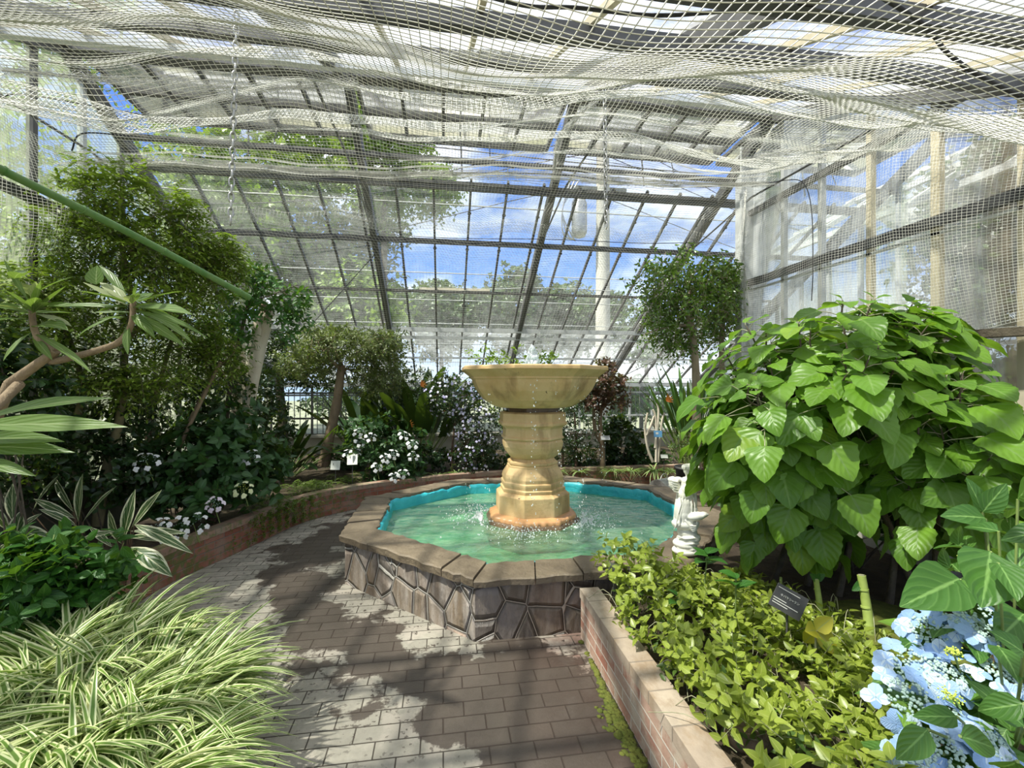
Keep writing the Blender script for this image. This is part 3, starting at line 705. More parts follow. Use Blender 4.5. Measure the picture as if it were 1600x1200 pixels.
for i in range(13):
    u = U0 + .08 + .55 * i
    if u > U1: break
    b = MB(); b.bar(slope_pt(u, VN, .02), slope_pt(u, VR, .02), .03, .04); b.build('glazing_bar', M_framewood, e_c)
def panel(name, ua, ub, va, vb, mat, off=.045):
    b = MB(); vs = np.linspace(va, vb, 2)
    G = [[slope_pt(u, v, off) for v in vs] for u in (ua, ub)]; b.grid(np.array(G), [(0, 0), (0, 1), (1, 0), (1, 1)], smooth=False); return b.build(name, mat, e_c)
panel('far_glazing', U0, U2, OPEN_V, 7.85, M_glass_roof); panel('eave_glazing', U0, U2, 7.85, VE, M_glass_low)
panel('near_glazing', U0, U1, VN, VR, M_glass_roof_near); 
b = MB()
for v in np.arange(OPEN_V + .35, VE - .1, .52):
    b.bar((U0, v, zroof(v) + .05), (U2, v, zroof(v) + .05), .014, .012)
b.build('glass_laps', M_framelt, e_c)
# open ridge vents: hinged at the ridge, swung up
for k in range(4):
    ua, ub = RAFT[k] + .05, RAFT[k + 1] - .05
    ev = empty('roof_vent', ((ua + ub) / 2, VR + .05, ZR), kind='structure', label=None)
    ev.name = 'trim_vent'; 
    h0 = np.array((0, VR + .06, ZR + .04)); d_ = np.array((0, .96, -.04)); d_ = d_ / np.linalg.norm(d_)
    b = MB()
    for i in range(6):
        u = ua + (ub - ua) * i / 5; b.bar((u, h0[1], h0[2]), (u, h0[1] + d_[1] * 1.0, h0[2] + d_[2]), .03, .035)
    for t in (0.02, .55, 1.0): b.bar((ua, h0[1] + d_[1] * t, h0[2] + d_[2] * t), (ub, h0[1] + d_[1] * t, h0[2] + d_[2] * t), .05, .05)
    vf = b.build('vent_frame', M_frame, ev)
    b = MB(); b.add([(ua, h0[1], h0[2] + .01), (ub, h0[1], h0[2] + .01), (ub, h0[1] + d_[1], h0[2] + d_[2] + .01), (ua, h0[1] + d_[1], h0[2] + d_[2] + .01)], [(0, 1, 2, 3)], smooth=False)
    b.build('vent_pane', M_glass_clear, vf)
    b = MB(); um = (ua + ub) / 2; b.tube([(um, 5.15, zroof(5.15) - .05), (um - .02, 5.2, ZR)], .009, 5); b.tube([(um + .3, 5.0, zroof(5.0) - .03), (um + .31, 5.15, ZR - .02)], .006, 5); b.build('vent_arm', M_dark, ev)
# tie rods / braces
b = MB()
for (a, c) in [((U0 + .1, 8.8), (-.88, 6.2)), ((-.88, 8.9), (U0 + .1, 6.3)), ((3.46, 9.2), (5.63, 6.6)), ((5.63, 9.2), (3.46, 6.6))]:
    b.tube([slope_pt(*a, -.1), slope_pt(*c, -.1)], .007, 5)
b.build('cross_brace', M_dark, e_c)
b = MB()
for u in RAFT[:4]: b.tube([slope_pt(u, 5.9, -.1), (u, 4.7, 3.72), (u, 3.2, 3.68)], .011, 5)
b.build('tie_rod', M_frame, e_c)
# ================================================================ BASIN AND FOUNTAIN
rng = np.random.default_rng(11)
pool = empty('stone_basin', (CX, CY, 0), 'octagonal pool basin faced with crazy stone under a slate coping', 'basin')
b = MB(); V8 = octv(1.80); RI = octv(1.56)
for i in range(8):
    p, q = V8[i - 1], V8[i]
    mid = ((p[0] + q[0]) / 2 - CX, (p[1] + q[1]) / 2 - CY)
    wet = mid[1] < -1.4
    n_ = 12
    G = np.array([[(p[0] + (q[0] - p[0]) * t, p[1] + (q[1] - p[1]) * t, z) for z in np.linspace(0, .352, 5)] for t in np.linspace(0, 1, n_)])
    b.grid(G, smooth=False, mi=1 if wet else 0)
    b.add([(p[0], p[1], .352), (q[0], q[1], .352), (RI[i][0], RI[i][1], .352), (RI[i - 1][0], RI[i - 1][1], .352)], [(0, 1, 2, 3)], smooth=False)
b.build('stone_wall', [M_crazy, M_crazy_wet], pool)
b = MB(); A8, B8 = octv(1.845), octv(1.545)
for i in range(8):
    cuts = np.concatenate(([0], np.sort(np.clip(np.array([.27, .5, .76]) + rng.normal(size=3) * .03, .1, .9)), [1]))
    a0, a1, c0, c1 = [np.array(x) for x in (A8[i - 1], A8[i], B8[i - 1], B8[i])]
    for k in range(4):
        f0, f1 = cuts[k] + .003, cuts[k + 1] - .003
        zt = .402 + rng.normal() * .004; n_ = 6; top = []
        G = []
        for f in np.linspace(f0, f1, n_):
            o_ = a0 + (a1 - a0) * f; i_ = c0 + (c1 - c0) * f; dr = nrm(o_ - i_)
            o_ = o_ + dr * rng.normal() * .008; i_ = i_ + dr * rng.normal() * .009
            zz = zt + rng.normal() * .002
            G.append([(*i_, .352), (*i_, zz - .004), (*(i_ + dr * .012), zz), (*(o_ - dr * .012), zz), (*o_, zz - .008), (*(o_ - dr * .004), .350), (*i_, .350)])
        b.grid(np.array(G), smooth=False)
        for e_ in (0, -1):
            g = np.array(G[e_][:6]); b.add(g, [(0, 1, 2, 3), (0, 3, 4, 5)], smooth=False)
b.build('coping', M_cope_stone, pool)
th = np.linspace(0, 2 * math.pi, 161)
def octr(t, R): 
    a = (t - math.radians(22.5)) % (math.pi / 4) - math.pi / 8; return R * math.cos(math.pi / 8) / math.cos(a)
G = []
for z in (.375, .372, .33, .27, .2, .05):
    row = []
    for t in th:
        r = octr(t, 1.535) - .012 + (.007 * math.sin(t * 23) + .005 * math.sin(t * 51 + 1) + .004 * math.sin(t * 87)) * (1 if z > .2 else 0)
        row.append((CX + (r - (0.0 if z != .375 else -.03)) * math.cos(t), sq(CY + (r - (0.0 if z != .375 else -.03)) * math.sin(t)), z + (.006 * math.sin(t * 31) + .005 * math.sin(t * 67 + 2) + .003 * math.sin(t * 119) if z > .3 else 0)))
    G.append(row)
b = MB(); b.grid(np.array(G)); b.build('turquoise_liner', M_liner, pool)
b = MB(); F8 = octv(1.57); b.add([(x, y, .06) for x, y in F8], [list(range(8))], smooth=False); b.build('basin_floor', M_floorpool, pool)
b = MB(); G = []
for r in np.linspace(.02, 1, 40): G.append([(CX + octr(t, 1.53) * r * math.cos(t), sq(CY + octr(t, 1.53) * r * math.sin(t)), .262 + .006 * mnoise.noise((r * math.cos(t) * 9, r * math.sin(t) * 9, 0))) for t in th])
b.grid(np.array(G)); o = b.build('pool_water', M_water, None, loc=(CX, CY, .26)); tag(o, 'rippling green water filling the octagonal stone basin', 'water')

ft = empty('fountain', (CX, CY, .06), 'carved yellow sandstone fountain with octagonal bowl standing in the pool', 'fountain')
PH = math.radians(22.5)
def facet(name, prof, mat, bev=.006, k=8, cap=False, smooth=False):
    b = MB(); b.lathe(prof, (CX, CY, 0), k, PH, smooth=True, cap=cap)
    for s_ in b.S: s_[:] = smooth
    o = b.build(name, mat, ft)
    if bev:
        m = o.modifiers.new('bevel', 'BEVEL'); m.width = bev; m.segments = 2; m.limit_method = 'ANGLE'; m.angle_limit = .35
    return o
facet('plinth', [(.485, .06), (.485, .262), (.465, .295), (.01, .30)], M_stone_dark, .01)
b = MB(); G = []
for (r, z) in [(.448, .285), (.452, .318), (.435, .334), (.39, .345), (.368, .352)]:
    G.append([(CX + octr(t, r) * (1 + (.015 * math.sin(t * 13) * math.sin(t * 7 + 1) + .012 * math.sin(t * 37)) * (r > .42)) * math.cos(t), CY + octr(t, r) * (1 + (.015 * math.sin(t * 13) * math.sin(t * 7 + 1) + .012 * math.sin(t * 37)) * (r > .42)) * math.sin(t), z) for t in th])
b.grid(np.array(G)); b.build('flared_foot', M_stone_foot, ft)
facet('base_block', [(.378, .33), (.376, .525), (.345, .548), (.32, .555)], M_stone)
facet('pedestal', [(.33, .55), (.335, .585), (.318, .592), (.326, .625), (.326, .645), (.312, .652), (.316, .685), (.305, .72), (.275, .765), (.262, .785), (.262, .80), (.248, .805), (.258, .815), (.258, .838), (.236, .846), (.222, .87), (.25, .89), (.285, .93), (.308, .985), (.313, 1.03), (.30, 1.055), (.322, 1.065), (.322, 1.08), (.306, 1.09), (.306, 1.165), (.32, 1.185), (.352, 1.20), (.352, 1.225), (.338, 1.235), (.338, 1.315), (.30, 1.33)], M_stone, .004)
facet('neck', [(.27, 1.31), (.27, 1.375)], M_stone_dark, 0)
facet('bowl', [(.25, 1.37), (.37, 1.372), (.43, 1.392), (.52, 1.45), (.595, 1.54), (.632, 1.615), (.640, 1.645), (.655, 1.652), (.655, 1.668), (.70, 1.70), (.735, 1.725), (.75, 1.735), (.75, 1.762), (.742, 1.772), (.665, 1.772), (.64, 1.73), (.45, 1.66), (.05, 1.62)], M_stone, .004)
b = MB(); b.lathe([(.01, 1.745), (.655, 1.745)], (CX, CY, 0), 8, PH); o = b.build('bowl_water', M_water, None, loc=(CX, CY, 1.745)); tag(o, 'still sheet of water brimming inside the high fountain bowl', 'water')
# gushing jet
b = MB()
for i in range(260):
    f = rng.random() ** .8; r = .085 * (1 - f) ** .6 * rng.random() ** .4; a = rng.random() * 6.28
    b.blob((CX + r * math.cos(a), CY + r * math.sin(a), 1.745 + .24 * f), np.array((.013, .013, .022)) * (1.3 - .6 * f) * (.7 + .6 * rng.random()), sub=2, jit=.25, rng=rng)
b.blob((CX, CY, 1.83), (.045, .045, .10), sub=3, jit=.08, rng=rng)
o = b.build('water_jet', M_foam, None, loc=(CX, CY, 1.745)); tag(o, 'short foaming white jet rising from the middle of the bowl', 'water jet')
# falling drops and splash
b = MB()
for (a, nn) in [(-100, 70), (-62, 45), (-80, 25), (-140, 20), (-20, 40), (20, 20), (180, 30)]:
    a0 = math.radians(a)
    for i in range(nn):
        f = rng.random(); rr = octr(a0, .70) + rng.normal() * .02; aa = a0 + rng.normal() * .03
        z = 1.66 - 1.4 * f; rr -= .06 * (z > 1.3) * rng.random()
        s_ = .0022 + .0028 * rng.random(); b.blob((CX + rr * math.cos(aa), CY + rr * math.sin(aa), z), (s_, s_, s_ * (1.2 + 1.5 * rng.random())), sub=1)
o = b.build('falling_drops', M_foam, None, loc=(CX, CY, 1)); tag(o, 'strings of water drops falling from the bowl rim', 'water drops', kind='stuff')
b = MB()
for i in range(1100):
    a = rng.random() * 6.28
    k_ = rng.choice([-.5, 3.0, -1.9], p=[.45, .3, .25]); a = k_ + rng.normal() * .32
    rr = .50 + abs(rng.normal()) * .17; z = .265 + abs(rng.normal()) * .045 * (1.6 - min(rr, 1.2))
    s_ = .002 + .005 * rng.random() ** 2; b.blob((CX + rr * math.cos(a), CY + rr * math.sin(a), z), (s_, s_, s_ * 1.2), sub=1)
for i in range(70):
    k_ = rng.choice([-.45, 3.05]); a = k_ + rng.normal() * .22; rr = .50 + abs(rng.normal()) * .05
    b.blob((CX + rr * math.cos(a), CY + rr * math.sin(a), .268), (.018, .018, .010), sub=1, jit=.4, rng=rng)
o = b.build('splash', M_foam, None, loc=(CX, CY, .27)); tag(o, 'white splash and spray round the fountain foot', 'splash', kind='stuff')

# ================================================================ STATUE
def px_statue(cx, cy, dy=0.):
    """crop pixels of the statue turned into metres round its foot"""
    k = .64 / 905; r = (cx - 432) * k; z = (1100 - cy) * k
    return np.array((r, dy, z))
def statue():
    org = np.array((1.215, 3.0, .402)); org = at(1073, 3.2, z=.402)
    b = MB(); k = .64 / 905
    rt = lambda a: np.array(Matrix.Rotation(math.radians(a), 3, 'Y'))
    parts = [ (400, 660, -.005, 92, 70, 150, 3), (415, 790, 0, 108, 84, 75, 0),  # cx, cy, dy, rx, ry, rz, tilt
        (425, 1060, 0, 138, 115, 48, 0), (415, 1000, .0, 120, 105, 55, 8), (450, 940, .0, 118, 98, 60, -6), (440, 880, .01, 100, 85, 55, 0),
        (410, 800, 0, 100, 90, 60, 6), (330, 800, 0, 50, 60, 38, 35), (395, 700, 0, 84, 80, 105, 4), (405, 600, 0, 80, 72, 90, 0), (425, 500, 0, 82, 68, 75, 0),
        (455, 400, 0, 78, 66, 72, 0), (430, 450, -.02, 60, 60, 60, 0), (490, 375, -.01, 42, 55, 55, 0), (420, 370, .0, 42, 55, 40, 0),
        (310, 400, .02, 48, 36, 72, -12), (300, 370, .02, 48, 34, 34, 20), (355, 360, .02, 44, 36, 26, 0), (345, 440, .02, 40, 34, 60, -18),
        (511, 560, -.01, 19, 20, 95, -2), (508, 650, -.02, 22, 24, 30, 0), (500, 470, -.01, 28, 28, 40, 0),
        (500, 705, -.045, 92, 52, 44, -6), (560, 690, -.05, 52, 42, 30, -14), (603, 682, -.06, 14, 14, 12, 0),
        (462, 315, 0, 42, 40, 30, 0), (462, 268, 0, 62, 58, 52, 0), (462, 232, 0, 80, 72, 34, 0), (520, 235, 0, 26, 30, 22, 0), (405, 238, 0, 24, 30, 22, 0),
        (462, 262, -.035, 10, 14, 12, 0)]
    for cx, cy, dy, rx, ry, rz, tl in parts:
        b.blob(px_statue(cx, cy, dy), (rx * k, ry * k, rz * k), rt(tl), sub=3)
    # drapery folds, hair locks, feathers, rock ledges as raised ridges
    def ridge(pts, r): b.tube([px_statue(x, y, d) for x, y, d in pts], np.array(r) * k if hasattr(r, '__len__') else r * k, 6)
    for x0, x1, x2 in [(350, 345, 300), (375, 365, 330), (400, 390, 365), (425, 425, 410), (450, 455, 460), (470, 480, 505)]:
        ridge([(x0, 500, -.036), (x1 + 8, 590, -.043), ((x1 + x2) / 2 - 6, 700, -.047), (x2 + 6, 790, -.046), (x2 - 12, 845, -.03)], [4, 8, 7, 9, 4])
    for q in range(4): ridge([(390 + 12 * q, 740 + 22 * q, -.055), (430 + 8 * q, 790 + 18 * q, -.07), (490, 790 + 16 * q, -.06), (530, 760 + 12 * q, -.04)], 8)
    for q in range(5): ridge([(262 + 6 * q, 360 + 22 * q, -.01), (300, 375 + 24 * q, -.012), (345, 380 + 26 * q, -.005)], 8)
    for q in range(5): ridge([(400 + 20 * q, 350, -.04), (420 + 18 * q, 400, -.055), (415 + 24 * q, 450, -.05)], 10)
    for q in range(7): ridge([(392 + 22 * q, 250, -.035 - .012 * math.sin(q)), (396 + 22 * q, 225, -.045), (402 + 20 * q, 205, -.03)], 9)
    for y in (905, 960, 1020): ridge([(320, y, -.03), (380, y + 14, -.062), (450, y + 4, -.07), (530, y + 18, -.045)], 9)
    ridge([(452, 262, -.045), (458, 262, -.048)], 5)
    # other side of the robe and wing
    for x in (340, 380, 420, 460): ridge([(x + 20, 480, .036), (x, 620, .044), (x - 15, 820, .048)], [6, 8, 9])
    for q in range(4): ridge([(300 - 8 * q, 350 + 26 * q, .045), (350, 380 + 26 * q, .05), (400, 400 + 22 * q, .05)], 10)
    for V in b.V:
        W = V.copy(); V[:, 0] = W[:, 0] * CA + W[:, 1] * SA; V[:, 1] = -W[:, 0] * SA + W[:, 1] * CA; V += org
    o = b.build('cherub_statue', M_white_pl, None, loc=org)
    m = o.modifiers.new('remesh', 'REMESH'); m.mode = 'VOXEL'; m.voxel_size = .0038; m.use_smooth_shade = True
    m = o.modifiers.new('smooth', 'SMOOTH'); m.iterations = 2; m.factor = .6
    tag(o, 'white plaster winged cherub in a draped robe standing on the basin corner', 'statue')
statue()

# ================================================================ NETS
def net(name, S, na, nb_, r, lab, cat='netting', group=None):
    A, B = np.meshgrid(np.linspace(0, 1, na), np.linspace(0, 1, nb_), indexing='ij')
    G = S(A, B); b = MB()
    Ta = nrm(np.gradient(G, axis=0)); Tb = nrm(np.gradient(G, axis=1)); Nn = nrm(np.cross(Ta, Tb))
    th = np.arange(3) * 2.0944
    for (T, axis) in ((Ta, 0), (Tb, 1)):
        g = G if axis == 0 else G.swapaxes(0, 1); t = T if axis == 0 else T.swapaxes(0, 1); n_ = Nn if axis == 0 else Nn.swapaxes(0, 1)
        sd = np.cross(t, n_); L, K = g.shape[:2]       # thread index = second axis
        V = g[:, :, None] + r * (np.cos(th)[None, None, :, None] * sd[:, :, None] + np.sin(th)[None, None, :, None] * n_[:, :, None])
        idx = np.arange(L * K * 3).reshape(L, K, 3)
        a0 = idx[:-1]; a1 = idx[1:]
        Fc = np.stack([a0, np.roll(a0, -1, 2), np.roll(a1, -1, 2), a1], -1).reshape(-1, 4)
        b.add(V.reshape(-1, 3), Fc)
    o = b.build(name, M_net); return tag(o, lab, cat, group, 'stuff')
def nz2(X, Y, s, seed): # smooth pseudo-noise from summed sines
    return (np.sin(X * s + seed) * np.cos(Y * s * 1.3 + seed * 2) + .6 * np.sin(X * s * 2.3 + Y * s * 1.1 + seed * 3) + .4 * np.cos(Y * s * 2.9 - X * s * .7 + seed)) / 2
ZV = np.array([[-.4, 2.05], [.5, 2.33], [1., 2.50], [1.4, 2.70], [2.1, 3.08], [2.7, 3.36], [3.1, 3.40], [3.5, 3.58], [3.9, 3.70], [4.3, 3.62]])
zr_v = np.vectorize(zroof)
def foldz(U): return 3.58 + .035 * U + .03 * np.sin(U * 2.1)
def S1(A, B):
    U = -3.12 + 6.5 * A; v = -.3 + 4.55 * np.minimum(B / .9, 1)
    z = np.interp(v, ZV[:, 0], ZV[:, 1])
    sag = .10 * np.sin(math.pi * ((U + 3.05) / 2.17)) ** 2
    z = z - sag * (v < 4.2) - .05 * (nz2(U, v, 1.7, 1.) + .6 * nz2(U, v, 4.2, 2.))
    z += .045 * np.sin(v * 12 + 2.6 * np.sin(U * 1.1) + U * .9) * np.clip((v - 1.5), 0, 1)
    z -= .16 * np.exp(-((U - 1.9) / .8) ** 2 - ((v - 1.0) / .6) ** 2)
    z -= .16 * np.exp(-((U + 2.4) / .9) ** 2 - ((v - 2.9) / .5) ** 2)
    z = np.minimum(z, zr_v(v) - .10)
    w_ = np.clip((v - 3.9) / .35, 0, 1); z = z * (1 - w_) + (foldz(U) + .07) * w_
    q = np.clip((B - .9) / .1, 0, 1)
    z = z - .16 * q; v = v + .05 * np.sin(q * 12) * (q > 0) + .02 * np.sin(U * 9) * (q > 0)
    return np.stack([U, v, z], -1)
net('hanging_net', S1, 235, 175, .00165, 'large white net canopy sagging under the roof above the path')
def S2(A, B):
    v = 4.25 + 4.3 * B; U = -3.1 + A * (6.5 + np.minimum(2.1, np.maximum(0, v - 4.95) * 1.6))
    z = np.where(v < 5.6, foldz(U) - .08 + (3.53 - foldz(U)) * (v - 4.25) / 1.35, 9)
    z = np.minimum(z, zr_v(v) - .14) - .03 * nz2(U, v, 2.6, 5.) - .02 * np.sin(U * 6 + np.sin(v * 3))
    return np.stack([U, v, z], -1)
net('hanging_net', S2, 190, 108, .0013, 'fine white net stretched beneath the far glass slope')
def S3(A, B):
    v = 4.80 - 4.9 * A; top = np.minimum(3.62, zr_v(v) - .13); zb = 1.95 + .04 * np.sin(v * 4)
    z = top + (zb - top) * B
    U = 3.40 - .10 * np.sin(B * math.pi) - .04 * np.sin(v * 5 + B * 3) - .03 * np.sin(v * 13) * (1 - B)
    return np.stack([U, v, z], -1)
net('hanging_net', S3, 210, 76, .0010, 'white net curtain hanging against the streaked glass wall')
def S4(A, B):
    v = 2.2 + 2.3 * A; top = np.minimum(3.5, zr_v(v) - .13); z = top - (top - 2.35 - .3 * (v - 3.2)) * B
    U = -3.02 + .10 * np.sin(B * math.pi) + .05 * np.sin(v * 6 + B * 4)
    return np.stack([U, v, z], -1)
net('hanging_net', S4, 76, 44, .0015, 'white net panel draped beside the green-tinted glass gable')
# gathered net rolls: loose folds of the same net, bunched along their cords
def gather(P, wid, name, lab, seed=0, strands=26):
    rg = np.random.default_rng(seed); P = smooth_path(P, 70); b = MB(); T = nrm(np.gradient(P, axis=0))
    sd = nrm(np.cross(T, (0, 0, 1.)))
    for k in range(strands):
        ph = rg.random() * 6.28; a = rg.normal() * .5; c = rg.normal() * .28; x = np.linspace(0, 1, 70)
        env = wid * (.6 + .4 * np.sin(x * 11 + seed))
        Q = P + np.array((0, 0, 1.)) * (env * (a * .6 + .25 * np.sin(x * (5 + 9 * rg.random()) + ph)))[:, None] + sd * (env * (c + .2 * np.cos(x * (6 + 9 * rg.random()) + ph)))[:, None]
        b.tube(Q, .0016, 3, cap=False)
    # cross threads
    for k in range(420):
        i = rg.integers(0, 69); p = P[i]; h = wid * .55
        b.tube([p + np.array((0, 0, h * rg.random())) + sd[i] * wid * .2 * rg.normal(), p + T[i] * .03 * rg.normal(), p - np.array((0, 0, h * rg.random())) + sd[i] * wid * .2 * rg.normal()], .0013, 3, cap=False)
    o = b.build(name, M_fold, None, loc=P[35]); return tag(o, lab, 'net', None)
gather([(u, 4.33 + .03 * math.sin(u * 2), float(foldz(u))) for u in np.linspace(-3.0, 3.4, 9)], .11, 'gathered_net', 'thick gathered white net fold swagged across beneath the roof ridge', 1, 34)
gather([at(1165, 5.1, 300), at(1162, 5.1, 420), at(1168, 5.15, 520), at(1175, 5.2, 600)], .09, 'gathered_net', 'gathered net tied down the corner post behind the ficus', 2, 16)
gather([at(0, 2.6, 108), at(220, 2.9, 128), at(420, 3.2, 138), at(560, 3.4, 128)], .07, 'gathered_net', 'gathered net fold sagging over the leafy trees beside the gable', 3, 20)
gather([at(640, 2.0, 92), at(760, 2.1, 84), at(900, 2.2, 100), at(1040, 2.5, 78), at(1160, 2.8, 62)], .05, 'gathered_net', 'loose net pleat running across the canopy above the fountain', 4, 16)
gather([at(865, 4.2, 262), at(880, 3.9, 205), at(960, 3.5, 140), at(1090, 3.2, 95)], .07, 'gathered_net', 'bunched net pleat climbing from the fold towards the ridge', 5, 18)
gather([at(1160, 5.0, 250), at(1260, 4.3, 232), at(1400, 3.7, 212), at(1600, 3.1, 205)], .08, 'gathered_net', 'bunched net roll along the head of the streaked glass wall', 6, 22)
gather([at(1425, 3.3, 524), at(1500, 3.05, 518), at(1600, 2.75, 514), at(1700, 2.5, 508)], .035, 'gathered_net', 'grey rolled net hem resting on the dark timber rail', 7, 20)

def cord(pts, r, lab, name='black_rope', mat=None, cat='cord', n=60, group=None):
    P = smooth_path(pts, n); b = MB(); b.tube(P, r, 5); o = b.build(name, mat or M_rope, None, loc=P[n // 2]); return tag(o, lab, cat, group)
cord([at(112, 3.7, 236), at(127, 3.7, 209), at(190, 3.8, 211), at(262, 3.9, 217), at(330, 4.0, 230), at(450, 4.1, 232), at(520, 4.2, 238), at(600, 4.3, 256), at(700, 4.35, 269), at(862, 4.45, 272), at(960, 4.6, 283), at(1060, 4.8, 292), at(1160, 5.05, 290)], .006, 'black cord threaded along the thick net fold')
cord([at(0, 3.1, 152), at(40, 3.2, 148), at(160, 3.6, 168), at(300, 4.2, 192), at(420, 4.8, 200), at(560, 5.2, 222)], .0045, 'black cord running high above the feathery tree')
cord([at(370, 5.9, 358), at(430, 6, 356), at(470, 6, 352), at(560, 6, 362), at(700, 6, 372), at(860, 6, 374), at(1000, 6.1, 380), at(1100, 6.1, 379)], .005, 'wavy black cord below the dark purlin')
cord([at(760, 1.55, -6), at(830, 1.6, 10), at(900, 1.65, 12), at(1020, 1.7, 24), at(1130, 1.75, 18), at(1250, 1.7, 8)], .0075, 'thick black rope dipping along the top of the canopy')
cord([at(1370, 1.45, -10), at(1420, 1.5, 22), at(1455, 1.55, 50), at(1480, 1.6, 82), at(1530, 1.6, 118), at(1600, 1.6, 152), at(1680, 1.6, 190)], .0075, 'thick black rope slanting down beneath the near purlins')
cord([at(1175, 4.9, 292), at(1225, 4.5, 282), at(1255, 4.2, 286), at(1268, 4.1, 330), at(1270, 4.0, 420), at(1268, 4.0, 470)], .004, 'thin dark cable drooping down the streaked glass wall')
cord([at(800, 5.6, 236), at(900, 5.6, 246), at(1000, 5.6, 262), at(1050, 5.7, 272), at(1060, 5.7, 290)], .0035, 'thin wire slung below the open roof vents')
cord([at(620, 5.8, 224), at(700, 5.8, 232), at(800, 5.7, 243), at(900, 5.6, 254), at(1100, 5.7, 272)], .008, 'grey vent shaft rod running beneath the open roof vents', name='vent_rod', mat=M_frame, cat='rod')

# ================================================================ CHAINS, LAMP, POLE, RAIL, BUCKET
def chain(px, d, y0, y1, px1, lab):
    p0, p1 = at(px, d, y0), at(px1, d, y1); n = int(np.linalg.norm(p1 - p0) / .042); b = MB()
    ax = nrm(p1 - p0)
    for i in range(n):
        c = p0 + (p1 - p0) * (i + .5) / n; a = math.pi / 2 * i + .5; s = np.array((math.cos(a), math.sin(a), 0)); s = nrm(s - ax * np.dot(s, ax))
        t = np.linspace(0, 2 * math.pi, 13)[:-1]
        P = c + np.outer(np.sin(t) * .013, s) + np.outer(np.cos(t) * .027, ax)
        P = np.vstack([P, P[:1], P[1:2]]); b.tube(P, .0052, 6, cap=False)
    return tag(b.build('hanging_chain', M_galv, None, loc=p0), lab, 'chain')
chain(370, 2.6, 18, 350, 360, 'galvanised chain hanging free in front of the leafy trees')
chain(944, 3.4, 92, 356, 947, 'galvanised chain hanging free above the fountain and near the post outside')
lamp = empty('tube_light', at(711, 6.85, 455), 'yellowed fluorescent tube fixture hung under the far glass slope', 'lamp')
b = MB(); P0, P1 = at(656, 6.85, 452), at(765, 6.95, 454)
b.bar(P0, P1, .09, .04); b.build('housing', M_tube_h, lamp)
b = MB(); b.tube([P0 + (0, 0, -.045), P1 + (0, 0, -.045)], .016, 10); b.build('tube', M_tubew, lamp)
for p in (P0 + (0.06, 0, 0), P1 - (0.06, 0, 0)):
    b = MB(); b.tube([p, p + np.array((0, 0, .12))], .004, 4); b.box(p + (0, 0, -.035), (.03, .05, .05)); b.build('bracket', M_frame, lamp)

cord([at(765, 6.95, 452), at(850, 6.95, 450), at(960, 6.9, 455)], .006, 'pale conduit running on from the tube fixture', name='conduit', mat=M_framelt, cat='conduit')

b = MB(); P = smooth_path([at(-90, 1.3, 212), at(0, 1.5, 264), at(200, 1.9, 363), at(390, 2.4, 465)], 30); b.tube(P, np.linspace(.0135, .0155, 30), 10)
for k in range(4, 30, 6): b.tube([P[k] - (P[k + 1 if k < 29 else k] - P[k - 1]) * .03, P[k] + (P[k + 1 if k < 29 else k] - P[k - 1]) * .03], .0175, 10)
tag(b.build('garden_pole', M_pole, None, loc=P[0]), 'long green garden pole slanting across in front of the leafy trees', 'pole')

rail = empty('timber_rail', at(1475, 3.0, z=.25), 'dark timber post with rail on top beside the glass wall', 'rail')
b = MB(); pr = at(1476, 3.0, z=.25); b.box((pr[0], pr[1], 1.05), (.10, .12, 1.62)); b.build('post', M_galv, rail)
b = MB(); b.bar(at(1380, 3.45, 531), at(1700, 2.45, 512), .13, .05); b.build('crossrail', M_bark_dark, rail)

bk = at(1035, 6.35); b = MB()
bucket = empty('metal_bucket', bk, 'small galvanised tub standing behind the basin by the statue', 'bucket')
Q = np.array([(bk[0] - .12, bk[1] - .10, .14), (bk[0] + .14, bk[1] + .06, .14)])
b.tube([Q[0], Q[0] * .7 + Q[1] * .3, Q[1]], [.14, .142, .135], 24); b.tube([Q[0] - (Q[1] - Q[0]) * .01, Q[0] + (Q[1] - Q[0]) * .05], .147, 24); drum = b.build('drum', M_galv, bucket)
b = MB(); c = (Q[0] + Q[1]) / 2; b.tube(smooth_path([c + (-.08, -.05, .13), c + (-.03, -.02, .2), c + (.05, .03, .2), c + (.09, .05, .13)], 12), .006, 6); b.build('handle', M_galv, drum)
pt = at(1075, 5.9, z=.25)
pot = empty('black_pot', pt, 'black plastic plant pot behind the head of the statue', 'pot')
b = MB(); b.lathe([(.01, .25), (.12, .25), (.16, .5), (.17, .5), (.17, .53), (.155, .53), (.15, .49), (.01, .48)], (pt[0], pt[1], 0), 24); pb = b.build('pot_body', M_dark, pot)
b = MB(); b.lathe([(.01, .49), (.15, .49)], (pt[0], pt[1], .012), 24); b.build('potting_soil', M_soil, pb)

